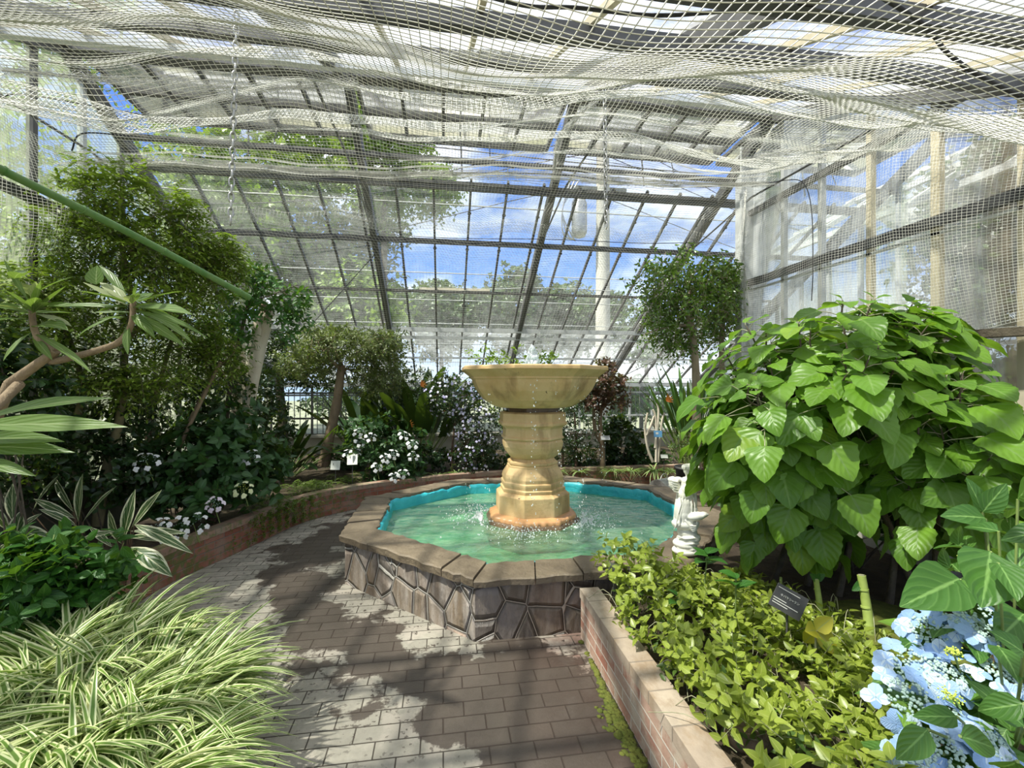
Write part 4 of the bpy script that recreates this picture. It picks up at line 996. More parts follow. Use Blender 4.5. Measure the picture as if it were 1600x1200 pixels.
# ================================================================ LABELS AND SIGNS
def sign(name, px, d, py, wpx, hpx, lab, mat, yaw=0, tilt=20, mark=None, z0=.245, cat='sign', roll=0, thick=.004, marks=None, stake_mat=None):
    p = at(px, d, py); wd, ht = pxm(wpx, d), pxm(hpx, d)
    e_ = empty(name, (p[0], p[1], z0), lab, cat)
    R = Matrix.Rotation(-YAW + math.radians(yaw), 3, 'Z') @ Matrix.Rotation(math.radians(-tilt), 3, 'X') @ Matrix.Rotation(math.radians(roll), 3, 'Y')
    Rn = np.array(R)
    b = MB(); b.box(p, (wd, thick, ht), Rn); pl = b.build('sign_plate', mat, e_)
    b = MB(); b.tube([(p[0], p[1] + .01, z0 - .02), (p[0], p[1] + .01, p[2])], .005, 6); b.build('stake', stake_mat or M_frame, e_)
    if marks:
        b = MB()
        for (x, z, w_, h_) in marks: b.box(p + Rn @ np.array((x * wd, -thick / 2 - .0012, z * ht)), (w_ * wd, .002, h_ * ht), Rn)
        b.build('markings', M_tag_dk if mat is M_signw else M_ink, pl)
    return e_, p, Rn, wd, ht
sign('white_sign', 524, 6.05, 727, 15, 14, 'blank white plant card by the leaning tan trunk', M_signw, yaw=-4, tilt=12, marks=[(-.22, .12, .05, .25)])
sign('white_sign', 550.5, 6.15, 718, 17, 16, 'larger white plant card nearest the white-flowered hydrangea', M_signw, yaw=-8, tilt=12, roll=-4, marks=[(-.2, .22, .05, .22)])
sign('small_label', 436, 5.4, 723, 14, 7, 'tiny dark label with pale writing behind the yellow ferns', M_slab, roll=-8, marks=[(0, .2, .8, .16), (0, -.15, .8, .16)])
sign('small_label', 1028, 6.95, 678, 13, 10, 'small blue tag on the pale branching stems', M_signb, tilt=5, marks=[(-.1, .1, .3, .3)])
sign('small_label', 1038, 6.9, 713, 11, 6, 'small white tag at the foot of the pale branching stems', M_signw, tilt=30)
sign('small_label', 946, 7.1, 684, 14, 8, 'grey label lying against the bronze-leaved tree', M_galv, tilt=40)
sign('small_label', 960, 2.82, 893, 22, 26, 'small grey plate leaning at the corner of the brick wall and basin', M_galv, yaw=40, tilt=35, roll=25, thick=.006, z0=.26)
ls = 2.2
es, p, Rn, wd, ht = sign('plant_label', 1232, ls, 940, 46, 37, 'black engraved plant label standing among the ground cover', M_slab, yaw=-14, tilt=14, roll=27, thick=.008, z0=.255,
   marks=[(-.1, .36, .7, .025), (-.26, -.10, .42, .03), (-.05, -.20, .80, .03), (-.20, -.30, .5, .03)])
def text(s, p, Rn, size, parent, mat, name='lettering'):
    c = bpy.data.curves.new(name, 'FONT'); c.body = s; c.size = size; c.align_x = 'CENTER'; c.align_y = 'CENTER'; c.extrude = .0006
    o = bpy.data.objects.new(name, c); COL.objects.link(o); c.materials.append(mat)
    M3 = Matrix([[Rn[0][0], Rn[0][2], -Rn[0][1]], [Rn[1][0], Rn[1][2], -Rn[1][1]], [Rn[2][0], Rn[2][2], -Rn[2][1]]])
    me = bpy.data.meshes.new_from_object(o.evaluated_get(bpy.context.evaluated_depsgraph_get())); bpy.data.objects.remove(o); o = bpy.data.objects.new(name, me); COL.objects.link(o)
    o.parent = parent; o.location = Vector(p) - parent.location; o.rotation_euler = M3.to_euler(); return o
text('キバヤシ×ラン', p + Rn @ np.array((0, -.006, .10 * ht)), Rn, .0135, es, M_ink)

# ================================================================ OUTSIDE
b = MB(); up = at(942, 11.2); b.tube([(up[0], up[1], -.12), (up[0], up[1], 8.2)], [.20, .15], 18)
pole = empty('utility_pole', (up[0], up[1], -.12), 'tall grey concrete utility pole seen through the far glass', 'pole'); b.build('shaft', M_conc, pole)
b = MB(); tp = at(905, 11.1); b.lathe([(.01, 5.15), (.14, 5.2), (.19, 5.3), (.19, 6.0), (.15, 6.1), (.01, 6.12)], (tp[0], tp[1], 0), 20); b.build('transformer', M_galv, pole)
b = MB(); b.bar((up[0] - 1.0, up[1], 7.4), (up[0] + .9, up[1], 7.4), .08, .08); b.bar((up[0] - .9, up[1], 6.4), (up[0] + .6, up[1], 6.4), .08, .08)
for k in (-.9, -.4, .4, .8): b.tube([(up[0] + k, up[1], 7.4), (up[0] + k, up[1], 7.6)], .04, 8)
b.build('crossarm', M_frame, pole)
b = MB()
for k in range(3):
    b.tube(smooth_path([(tp[0] - .25 + .1 * k, tp[1] - .1, 6.5), (tp[0] - .45, tp[1] - .1, 5.8), (tp[0] - .42 + .1 * k, tp[1] - .1, 5.2), (tp[0] - .1, tp[1], 5.1)], 14), .018, 5)
b.build('insulated_leads', M_galv, pole)
b = MB()
for z, o_ in ((7.5, -.8), (7.5, .7), (6.4, -.7)):
    b.tube(smooth_path([(up[0] + o_, up[1], z), (up[0] + 8, up[1] + 2, z - 1.2), (up[0] + 20, up[1] + 5, z + .3)], 20), .012, 4)
    b.tube(smooth_path([(up[0] + o_, up[1], z), (up[0] - 9, up[1] + 2, z - 1.2), (up[0] - 22, up[1] + 5, z + .3)], 20), .012, 4)
b.build('power_lines', M_dark, pole)
# dark bar fence close behind the far wall
fe = empty('bar_fence', (-1.0, 10.6, -.12), 'black vertical bar fence outside the far windows', 'fence')
b = MB()
for z in (.35, 1.35): b.bar((-6, 10.6, z), (7, 10.6, z), .03, .04)
for i in range(110): b.tube([(-6 + .12 * i, 10.6, -.1), (-6 + .12 * i, 10.6, 1.5)], .010, 5)
b.build('bars', M_dark, fe)
for i in range(7): b = MB(); b.box((-6 + 2.17 * i, 10.65, .75), (.08, .08, 1.8)); b.build('fence_post', M_frame, fe)
# neighbouring greenhouse beyond the streaked glass wall
ng = empty('greenhouse', (8.5, 3.5, -.12), 'neighbouring white-framed greenhouse beyond the streaked glass wall', 'greenhouse')
b = MB(); b.box((10.8, 3.2, .5), (.15, 9, 1.2)); b.build('base_wall', M_conc, ng)
b = MB()
for i in range(10): b.box((10.7, -1 + i * 1.0, 2.2), (.08, .08, 3.4)); b.bar((10.7, -1 + i, 3.9), (8.2, -1 + i, 5.3), .06, .08); b.bar((5.9, -1 + i, 3.9), (8.2, -1 + i, 5.3), .06, .08)
for x, z in ((10.7, 3.9), (10.7, 2.4), (10.7, 1.3), (8.2, 5.3), (9.5, 4.6), (7.0, 4.6), (5.9, 3.9)): b.bar((x, -1.2, z), (x, 8.2, z), .07, .08)
b.build('frame', M_white_steel, ng)
b = MB(); b.add([(10.7, -1, 1.1), (10.7, 8, 1.1), (10.7, 8, 3.9), (10.7, -1, 3.9)], [(0, 1, 2, 3)], smooth=False); b.add([(10.7, -1, 3.92), (10.7, 8, 3.92), (8.2, 8, 5.32), (8.2, -1, 5.32)], [(0, 1, 2, 3)], smooth=False); b.build('glazing', M_glass_roof_near, ng)
# ================================================================ PLANTS
def R_(seed): return np.random.default_rng(seed)
def branchy(b, rng, trunk, r0, r1, tips, nseg=8, k=7, br=.4, start=.55, wob=.03):
    """a tapering trunk with limbs curving from its upper part to the given tips"""
    P = smooth_path(trunk, 24); rr = np.linspace(r0, r1, 24) * (1 + .06 * np.sin(np.arange(24) * 1.7)); b.tube(P, rr, k + 2)
    nodes = [(P[i], rr[i]) for i in range(int(24 * start), 24)]
    for t in tips:
        d = [np.linalg.norm(t - p) + .25 * abs(rng.normal()) for p, _ in nodes]; j = int(np.argmin(d)); p, r = nodes[j]
        m = (p + t) / 2 + rng.normal(size=3) * np.linalg.norm(t - p) * .12; m[2] += .08 * np.linalg.norm(t - p)
        Q = smooth_path([p, m, t], nseg); rs = np.linspace(min(r * .8, .03 + r * br * .5) * .8, .003, nseg); b.tube(Q, rs, 5)
        for i in range(2, nseg - 1): nodes.append((Q[i], rs[i]))
def E(px, d, py, rx, rz, rd=None):
    """ellipsoid centre and radii from pixel centre, pixel radii and a depth"""
    a, c = pxm(rx, d), pxm(rz, d); return (at(px, d, py), (a, rd or a * .85, c))
def tree(name, lab, cat, trunk, r0, r1, ells, bark, leaf, T, L, n, k, seed, mode='spiral', TL=.15, W=1., curl=.15, tilt=55, ntips=30, group=None, droop=.3, shell=.45, upn=.5, out=.8, start=.55, leafpart='foliage', rndr=(0, 1), sr=.002, extra=None, wav=0):
    rng = R_(seed); trunks = trunk if isinstance(trunk[0], list) else [trunk]
    base = np.array(trunks[0][0]); e_ = empty(name, base, lab, cat, group)
    b = MB(); tips, _ = ell_points(rng, ells, ntips, .35)
    for i, t in enumerate(trunks):
        mt = [q for q in tips if np.argmin([np.linalg.norm(q - np.array(u_[-1])) for u_ in trunks]) == i]
        branchy(b, rng, t, r0 if i == 0 else r0 * .8, r1, mt, start=start)
    P0, d = ell_points(rng, ells, n, shell)
    D = d * out + rng.normal(size=(n, 3)) * .5 + np.array((0, 0, .25)); f = MB()
    leafy(f, rng, P0 - nrm(D) * TL * .6, D, TL * (.7 + .6 * rng.random(n)), k, T, L, W, mode, tilt, curl, stems=b, upn=upn, droop=droop, rndr=rndr, sr=sr, wav=wav)
    b.build('trunk', bark, e_); f.build(leafpart, leaf, e_)
    if extra: extra(e_, rng)
    return e_
def bush(name, lab, cat, base, ells, stemm, leaf, T, L, n, k, seed, **kw):
    nst = kw.pop('nst', 7); sr_ = kw.pop('r', .008); rng = R_(seed + 500); base = np.array(base)
    tr = []
    for i in range(nst):
        c, r = ells[i % len(ells)]; p = base + np.array((rng.normal() * .07, rng.normal() * .07, 0)); q = np.array(c) + rng.normal(size=3) * np.array(r) * .35
        tr.append([p, (p * .5 + q * .5) + np.array((0, 0, -.02)), q])
    return tree(name, lab, cat, tr, sr_, sr_ * .5, ells, stemm, leaf, T, L, n, k, seed, start=.3, **kw)
def S_(px, d, py): return at(px, d, py)

# ---- big broad-leaved shrub in the right bed
def broadleaf():
    rng = R_(21); base = at(1300, 2.9, z=.25)
    e_ = empty('broadleaf_shrub', base, 'huge shrub with broad heart-shaped sunlit leaves filling the right bed', 'shrub')
    ells = [E(1215, 2.95, 745, 64, 78, .28), E(1300, 2.9, 640, 185, 178, .52), E(1470, 2.55, 720, 115, 130, .38), E(1190, 2.85, 680, 66, 110, .33), E(1380, 3.0, 560, 110, 80, .38)]
    b = MB(); f = MB(); pet = MB()
    stems = [(1208, 3.1), (1262, 3.05), (1310, 2.9), (1300, 3.3), (1390, 2.8), (1440, 2.7), (1462, 2.75)]
    st = []
    for (x, d) in stems:
        p = at(x, d, z=.25); c, r = ells[1 + rng.integers(0, 4)]; q = np.array(c) * .5 + p * .5; q[2] = 1.3
        st.append([p, p * .6 + q * .4 + np.array((0, 0, .1)), q]); b.tube(smooth_path(st[-1], 12), np.linspace(.022, .013, 12), 7)
    hubs = [s[-1] for s in st]
    tips, dirs = ell_points(rng, ells, 520, .84)
    # keep only those on the outside of the union, not under the skirt
    keep = []
    for t, d in zip(tips, dirs):
        inside = sum(np.sum(((t - c) / np.array(r)) ** 2) < .60 for c, r in ells)
        X_ = t[0] * CA - t[1] * SA; d_ = t[0] * SA + t[1] * CA; qx, qy = 800 + F * X_ / d_, 600 + F * (EYE - t[2]) / d_
        if qx < 1128 and qy > 690: continue
        t = t + d * rng.normal() * .05
        if inside == 0 and t[2] > .52 and d[2] > -.75 and t[0] < 3.35: keep.append((t, d))
    keep = keep[:205]
    for t, d in keep:
        h = min(hubs, key=lambda q: np.linalg.norm(q - t)); ax = nrm(d * .55 + np.array((0, 0, .75)) + rng.normal(size=3) * .15)
        m = (h + t) / 2 - np.array((0, 0, .05)) + rng.normal(size=3) * .04
        Q = smooth_path([h, m, t - ax * .12, t], 10); b.tube(Q, np.linspace(.009, .004, 10), 5)
        a0 = rng.random() * 3; u = ortho(ax[None], np.array([(0, 0, 1.)]) + rng.normal(size=(1, 3)) * .3)[0]; s = np.cross(ax, u)
        P, D, Nn, L = [], [], [], []
        for j in range(5):
            for sg in (0, math.pi):
                if rng.random() < .14: continue
                az = a0 + j * math.pi / 2 + sg + rng.normal() * .15; side = math.cos(az) * u + math.sin(az) * s
                pd = nrm(side * (.55 + .15 * j) + ax * (.9 - .22 * j)); pl = .02 + .035 * j
                p0 = t - ax * .045 * j; p1 = p0 + pd * pl + side * .02 * j
                pet.tube([p0, (p0 + p1) / 2 + ax * .006, p1], .0026, 4, cap=False)
                bd = nrm(side * 1.0 + d * .35 + np.array((0, 0, -.22 - .16 * j + .55 * (j == 0)))); P.append(p1); D.append(bd)
                Nn.append(nrm(np.array((0, 0, 1.)) * .8 + d * .6 - side * .1 + rng.normal(size=3) * .16)); L.append((.07, .125, .17, .20, .21)[j] * (.8 + .35 * rng.random()))
        if P: scatter(f, T_HEART, np.array(P), np.array(D), np.array(Nn), np.array(L), 1.12, rng.random(len(P)) * .25 + .08, (.08 + .84 * rng.random(len(P))) if rng.random() > .03 else np.full(len(P), .97), 0, rng, wav=.05)
    b.build('stems', M_bark_dark, e_); pet.build('petioles', M_stem_pale, e_); f.build('foliage', L_big, e_)
broadleaf()

# ---- ground cover in the right bed
def ground_cover():
    rng = R_(31); b = MB(); f = MB(); n = 620
    x = rng.random(n * 3) * 1.45 + .98; y = rng.random(n * 3) * 2.2 + .62
    ok = (x < 1.25 + .42 * (y - .3) + .25 * np.sin(y * 4)) & (x < 2.35)
    x, y = x[ok][:n], y[ok][:n]; m = len(x)
    h = .10 + .17 * (.5 + .5 * np.sin(x * 5 + y * 3)) + .08 * np.exp(-((x - 1.1) / .3) ** 2)
    h *= np.clip((1.25 + .42 * (y - .3) + .35 - x) / .5, .35, 1)
    h = np.where((x > 1.35) & (y > 1.45), h * .5, h); z = .26 + h * (.35 + .65 * rng.random(m)); P0 = np.stack([x, y, z], 1)
    D = rng.normal(size=(m, 3)) * .6 + np.array((-.1, 0, .55)); D[x < 1.12, 0] -= .5
    e_ = empty('ground_cover', (1.5, 1.8, .25), 'low yellow-green ground cover spilling towards the brick wall coping', 'ground cover')
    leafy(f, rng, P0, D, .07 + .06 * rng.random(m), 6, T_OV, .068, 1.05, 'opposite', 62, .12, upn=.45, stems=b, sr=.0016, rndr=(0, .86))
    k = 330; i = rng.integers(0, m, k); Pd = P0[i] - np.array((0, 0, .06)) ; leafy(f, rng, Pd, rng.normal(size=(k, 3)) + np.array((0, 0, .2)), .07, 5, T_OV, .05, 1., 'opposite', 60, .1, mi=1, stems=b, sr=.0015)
    # sprawling runners
    for q in range(90):
        i = rng.integers(0, m); p = P0[i] * [1, 1, 0] + np.array((0, 0, .28)); a = rng.random() * 6.28; l = .15 + .2 * rng.random()
        b.tube(smooth_path([p, p + np.array((math.cos(a) * l / 2, math.sin(a) * l / 2, .06 + .08 * rng.random())), p + np.array((math.cos(a) * l, math.sin(a) * l, .02))], 8), .0018, 4, cap=False)
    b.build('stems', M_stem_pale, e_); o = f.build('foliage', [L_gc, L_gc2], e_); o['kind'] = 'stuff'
ground_cover()
# taller green shoots in the ground cover
def shoot(lab, px, d, py, hgt, seed, L=.09, n=4, T=T_OV2, leaf=None, name='leafy_shoot', group=None):
    rng = R_(seed); p = at(px, d, py); p0 = p.copy(); p0[2] = .25
    e_ = empty(name, p0, lab, 'shoot', group); b = MB(); b.tube(smooth_path([p0, (p0 + p) / 2 + rng.normal(size=3) * .012, p], 10), np.linspace(.005, .003, 10), 6); b.build('stem', M_stem_green, e_)
    f = MB(); leafy(f, rng, np.array([p - (0, 0, .06)]), np.array([(0., 0, 1)]), np.array([.07]), n, T, L, 1.1, 'opposite', 68, .2, upn=.4, ljit=.3); f.build('foliage', leaf or L_shrub, e_)
shoot('bright green shoot rising just before the foot of the statue', 1105, 2.5, 868, .5, 41, .13, 6)
shoot('bright green shoot between the statue and the engraved label', 1060, 2.35, 935, .4, 42, .10, 4)
shoot('bright green shoot with three leaves right below the statue', 1150, 2.3, 905, .4, 43, .12, 5)
def yellow_leaves():
    p = at(1275, 2.1, 985); p0 = p.copy(); p0[2] = .25; rng = R_(44)
    e_ = empty('leafy_shoot', p0, 'cluster of large yellow leaves just below the engraved label', 'shoot'); b = MB(); b.tube([p0, p], .006, 6); b.build('stem', M_stem_pale, e_)
    f = MB(); P = np.tile(p, (4, 1)); D = np.array([(.6, -.3, -.7), (-.5, -.3, .2), (.5, 0, .3), (-.2, .3, -.6)]); scatter(f, T_OV2, P, D, np.tile((-.2, -.7, .6), (4, 1)), np.array([.14, .12, .11, .10]), 1.15, .1, np.array([.97, .95, .96, .93])); f.build('foliage', L_gc, e_)
yellow_leaves()
# cut stumps
def stump(lab, x0, y0, x1, y1, d, r, leaf=None):
    p, q = at(x0, d, y0), at(x1, d + .05, y1); e_ = empty('cut_stem', p, lab, 'cut stem', None)
    b = MB(); b.tube(smooth_path([p, (p + q) / 2 + np.array((.004, 0, 0)), q], 14), np.linspace(r * 1.25, r, 14), 12)
    for t in (.3, .55, .8): c = p + (q - p) * t; b.tube([c - (q - p) * .012, c + (q - p) * .012], r * 1.2, 12)
    sk = b.build('stalk', M_cut, e_)
    b = MB(); b.tube([q, q + (q - p) * .01], r * .75, 12); b.build('pith', M_stem_pale, sk)
    if leaf:
        f = MB(); P = np.array([q - (q - p) * t for t in leaf[0]]); scatter(f, T_HEART, P, np.array(leaf[1], float), np.tile((-.3, -.8, .4), (len(P), 1)), np.array(leaf[2]), .85, .15, np.full(len(P), .4)); f.build('leaf', L_shrub, sk)
stump('tall cut green stalk with a single leaf, tallest of the stumps', 1362, 1010, 1346, 899, 2.34, .020, ([.12], [(-.9, 0, -.5)], [.07]))
stump('cut green stalk with withered leaves right behind the engraved label', 1284, 985, 1275, 905, 2.5, .014, ([.0, .0, .02], [(-.6, -.2, .5), (.6, -.2, .4), (.1, -.3, .7)], [.06, .06, .05]))
stump('thin cut stalk beside the blue hydrangea leaves', 1433, 985, 1428, 944, 2.45, .008, ([.95], [(.2, -.5, -.1)], [.07]))
stump('short pointed stump to the right of the tallest stalk', 1380, 1020, 1382, 985, 2.28, .007)
stump('thin cut stalk poking up behind the engraved label', 1218, 935, 1220, 902, 2.8, .008)
rk = at(1170, 1.72, z=.27); b = MB(); b.blob(rk, (.10, .08, .05), sub=3, jit=.06, rng=R_(1)); tag(b.build('rock', M_rock, None, loc=rk), 'brown rock half buried under the yellow-green ground cover', 'rock')
rk = at(1110, 2.05, z=.27); b = MB(); b.blob(rk, (.06, .05, .04), sub=3, jit=.08, rng=R_(2)); tag(b.build('rock', M_rock, None, loc=rk), 'small pale rock behind the brick wall coping', 'rock')

# ---- blue lacecap hydrangea, lower right corner
def florets(b, rng, c, up, R, nf, fs, mi=0, dome=.35, a0=0.):
    u = ortho(up[None], np.array([(1., 0, 0)]))[0]; s = np.cross(up, u)
    for i in range(nf):
        a = a0 + 6.283 * i / nf + rng.normal() * .15; rr = R * (.85 + .25 * rng.random()); p = c + (math.cos(a) * u + math.sin(a) * s) * rr - up * dome * R * .4
        n_ = nrm(up + (math.cos(a) * u + math.sin(a) * s) * .7 + rng.normal(size=3) * .15); w1 = ortho(n_[None], rng.normal(size=(1, 3)))[0]; w2 = np.cross(n_, w1)
        k = 4 if rng.random() < .7 else 5; ang = np.arange(k) * 6.283 / k + rng.random() * 6
        D = np.cos(ang)[:, None] * w1 + np.sin(ang)[:, None] * w2 + n_ * .12
        scatter(b, T_PETAL, np.tile(p, (k, 1)) + D * .001, D, np.tile(n_, (k, 1)), fs * (.75 + .35 * rng.random(k)), 1.0, .25, rng.random(k), mi, rng)
def lacecap(parent, c, up, R, nf, fs, pm, bm_, seed, lab=None, buds=60):
    rng = R_(seed); up = nrm(np.array(up, float)); u = ortho(up[None], np.array([(1., 0, 0)]))[0]; s = np.cross(up, u); b = MB()
    for i in range(buds):
        a = rng.random() * 6.28; r = R * .72 * math.sqrt(rng.random()); q = fs * .085 * (1 + rng.random() * .6)
        b.blob(np.array(c) + (math.cos(a) * u + math.sin(a) * s) * r + up * R * .12 * (1 - (r / R) ** 2), (q, q, q), sub=1)
    o = b.build('flower_head', bm_, parent); a0 = rng.random() * 6.28
    for i in range(nf):
        b = MB(); florets(b, rng, np.array(c), up, R, 1, fs, a0=a0 + 6.283 * i / nf); b.build('floret', pm, o)
    if lab: o['label'] = lab
    return o
def blue_hydrangea():
    rng = R_(51); base = at(1560, 1.55, z=.25)
    e_ = empty('blue_hydrangea', base, 'lacecap hydrangea with pale blue flower heads beside the ground cover', 'hydrangea')
    heads = [(1505, 1.5, 955, 58, (-.3, -.5, 1)), (1450, 1.5, 985, 40, (-.5, -.5, .8)), (1430, 1.42, 1045, 50, (-.3, -.6, .8)), (1480, 1.4, 1052, 44, (.1, -.5, 1)), (1420, 1.32, 1092, 52, (-.4, -.7, .7)), (1560, 1.38, 1050, 46, (.2, -.4, 1)), (1500, 1.28, 1130, 34, (0, -.6, .8)), (1475, 1.2, 1178, 52, (-.2, -.6, .8)), (1550, 1.2, 1160, 40, (.1, -.6, .9)), (1535, 1.45, 985, 40, (.3, -.5, .9)), (1432, 1.2, 1190, 36, (-.5, -.5, .7))]
    b = MB(); f = MB()
    for i, (x, d, y, r, up) in enumerate(heads):
        c = at(x, d, y); lacecap(e_, c, up, pxm(r, d) * .78, 7, .040, P_blue, P_bud, 60 + i, buds=110)
        m = (c + base) / 2 + np.array((0, 0, .05)); b.tube(smooth_path([base + rng.normal(size=3) * [.06, .06, 0], m, c - nrm(np.array(up)) * .004], 10), .004, 5)
        P = np.tile(c - nrm(np.array(up)) * .05, (4, 1)); a = np.arange(4) * 1.57 + rng.random(); D = np.stack([np.cos(a), np.sin(a), .1 + 0 * a], 1)
        scatter(f, T_OV2, P, D, np.tile((0, 0, 1.), (4, 1)) + rng.normal(size=(4, 3)) * .2, .12 + .05 * rng.random(4), .95, .25, rng.random(4), 0, rng)
    for (x, d, y) in [(1489, 1.38, 1018), (1487, 1.3, 1088), (1512, 1.7, 872)]:
        bb = MB(); c = at(x, d, y)
        for q in range(70): v = rng.normal(size=3) * [.012, .010, .006]; s_ = .0028; bb.blob(c + v, (s_, s_, s_), sub=1)
        bb.build('green_buds', M_BUDY, e_); b.tube([base, (base + c) / 2, c], .003, 5)
    # named leaves seen in the photo: base -> tip
    LV = [((1548, 1.35, 862), (1538, 1.27, 950), 1.5, 0.1), ((1500, 1.5, 905), (1420, 1.4, 938), 1., .2), ((1560, 1.3, 880), (1600, 1.2, 935), 1.1, .2), ((1600, 1.1, 1020), (1552, 1.1, 985), .9, .1),
          ((1600, 1.1, 1135), (1512, 1.15, 1058), .75, .1), ((1600, 1.05, 1100), (1520, 1.1, 1110), 1., .2), ((1495, 1.2, 1120), (1428, 1.2, 1118), .8, .1), ((1500, 1.1, 1150), (1575, 1.1, 1172), .9, .2), ((1590, 1.0, 1190), (1555, 1.05, 1210), 1.4, .2),
          ((1640, 1.3, 830), (1560, 1.35, 840), 1., .2), ((1560, 1.5, 830), (1500, 1.6, 815), 1., .2), ((1535, 1.75, 800), (1515, 1.75, 745), .9, .1), ((1535, 1.75, 800), (1575, 1.7, 755), 1., .1), ((1540, 1.7, 810), (1475, 1.7, 800), 1., .2), ((1590, 1.5, 780), (1625, 1.4, 740), 1., .1),
          ((1600, 1.4, 960), (1560, 1.35, 1000), 1.3, .1), ((1560, 1.25, 1010), (1600, 1.15, 1060), 1.2, .2), ((1450, 1.15, 1140), (1400, 1.15, 1190), 1., .1)]
    for (a, c, w_, cu) in LV:
        p, q = at(*a), at(*c); L = np.linalg.norm(q - p)
        scatter(f, T_OV2, p[None], (q - p)[None], np.array([(-.25, -.75, .75)]), np.array([L]), np.array([w_]), np.array([cu]), rng.random(1) * .8, 0, rng, wav=.03)
        b.tube(smooth_path([base, (base + p) / 2 + np.array((.02, 0, .02)), p], 8), .004, 5)
    ells = [(at(1600, 1.5, 1050), (.20, .22, .30)), (at(1640, 1.35, 1150), (.22, .2, .25)), (at(1600, 1.7, 900), (.18, .18, .25))]
    P0, d = ell_points(rng, ells, 60, .4); leafy(f, rng, P0, d + np.array((0, 0, .4)), .06, 4, T_OV2, .12, 1., 'opposite', 62, .2, stems=b)
    b.build('stems', M_stem_green, e_); f.build('foliage', L_SH2, e_)
L_SH2 = leafmat('hydrangea_fresh_leaf', (.04, .125, .022), (.11, .24, .04), (.20, .36, .05), .85, vein=(.20, .36, .10), trans=.35, veins=.22)
M_BUDY = P_budy
blue_hydrangea()

# ---- statue-side shrubs and ficus
def tr(*pts): return [at(*p) for p in pts]
tree('ficus_tree', 'ficus with a glossy rounded crown and grey trunk before the corner post', 'tree',
     tr((1088, 5.2, 745), (1088, 5.2, 640), (1085, 5.2, 545), (1075, 5.2, 490), (1066, 5.2, 455)), .052, .03,
     [E(1062, 5.2, 432, 78, 50, .42), E(1095, 5.15, 475, 66, 46, .40), E(1035, 5.2, 500, 36, 52, .25), E(1125, 5.2, 430, 34, 42, .25), E(1070, 5.25, 530, 40, 22, .22)],
     M_bark_grey, L_ficus, T_TINY3, .062, 900, 8, 71, TL=.17, droop=.9, curl=.15, upn=.25, ntips=46, shell=.35, out=.6, start=.6)
tree('ficus_tree', 'smaller ficus crown half hidden behind the front ficus and post', 'tree',
     tr((1128, 5.5, 745), (1128, 5.5, 600), (1128, 5.5, 520), (1135, 5.5, 480)), .04, .025,
     [E(1142, 5.5, 450, 24, 46, .25), E(1120, 5.6, 500, 30, 34, .25)], M_bark_grey, L_ficus, T_TINY3, .062, 260, 8, 72, TL=.15, droop=.9, upn=.25, ntips=14, shell=.3, out=.6)
bush('leafy_shrub', 'small-leaved sunny bush on the far brick wall behind the statue', 'shrub', at(1105, 6.6, z=.245), [E(1100, 6.6, 692, 62, 34, .4), E(1150, 6.7, 660, 40, 40, .35)], M_stem_brown, L_GCX if 'L_GCX' in globals() else L_gc2, T_OV, .05, 360, 6, 73, ntips=30)

# ---- left side: tall feathery trees
tree('feathery_tree', 'tall feathery-leaved tree with a tan trunk by the green-tinted gable', 'tree',
     [tr((152, 3.85, 822), (165, 3.9, 740), (188, 3.9, 650), (195, 3.9, 560), (205, 3.85, 470), (190, 3.8, 380)), tr((120, 3.8, 815), (110, 3.8, 700), (128, 3.75, 600), (90, 3.7, 480))], .042, .016,
     [E(175, 3.75, 300, 78, 62, .34), E(120, 3.7, 370, 92, 60, .36), E(235, 3.9, 390, 80, 66, .4), E(180, 3.8, 470, 130, 70, .40), E(60, 3.4, 470, 70, 80, .3), E(290, 4.0, 330, 34, 50, .2), E(120, 3.7, 560, 110, 50, .3), E(210, 3.75, 590, 80, 40, .3)],
     M_bark_olive, L_feather, T_TINY, .056, 2100, 12, 81, mode='pinnate', TL=.20, W=.95, tilt=62, droop=.5, upn=.9, ntips=70, shell=.3, curl=.1, sr=.0015)
tree('feathery_tree', 'second feathery tree leaning towards the pale trunks', 'tree',
     [tr((238, 4.3, 790), (232, 4.3, 680), (260, 4.3, 560), (290, 4.3, 470)), tr((280, 4.35, 695), (312, 4.35, 628), (345, 4.35, 565))], .03, .014,
     [E(310, 4.3, 420, 62, 62, .35), E(350, 4.4, 400, 40, 44, .3), E(280, 4.3, 520, 80, 60, .35), E(340, 4.4, 560, 42, 40, .3)],
     M_bark_tan, L_feather, T_TINY, .054, 1100, 12, 82, mode='pinnate', TL=.18, W=.95, tilt=62, droop=.5, upn=.9, ntips=36, shell=.3, sr=.0015)
tree('leafy_tree', 'dark glossy tree whose leaves hang over the end of the green pole', 'tree',
     tr((352, 4.9, 740), (355, 4.9, 640), (372, 4.9, 540), (390, 4.9, 470)), .03, .015,
     [E(385, 4.9, 470, 48, 40, .3), E(350, 4.8, 520, 55, 46, .3), E(440, 5.0, 462, 50, 30, .3), E(400, 4.9, 430, 30, 26, .2), E(455, 5.0, 505, 26, 30, .2)],
     M_bark_dark, L_shrub, T_TINY3, .085, 300, 6, 83, TL=.16, droop=.4, ntips=30, shell=.3)
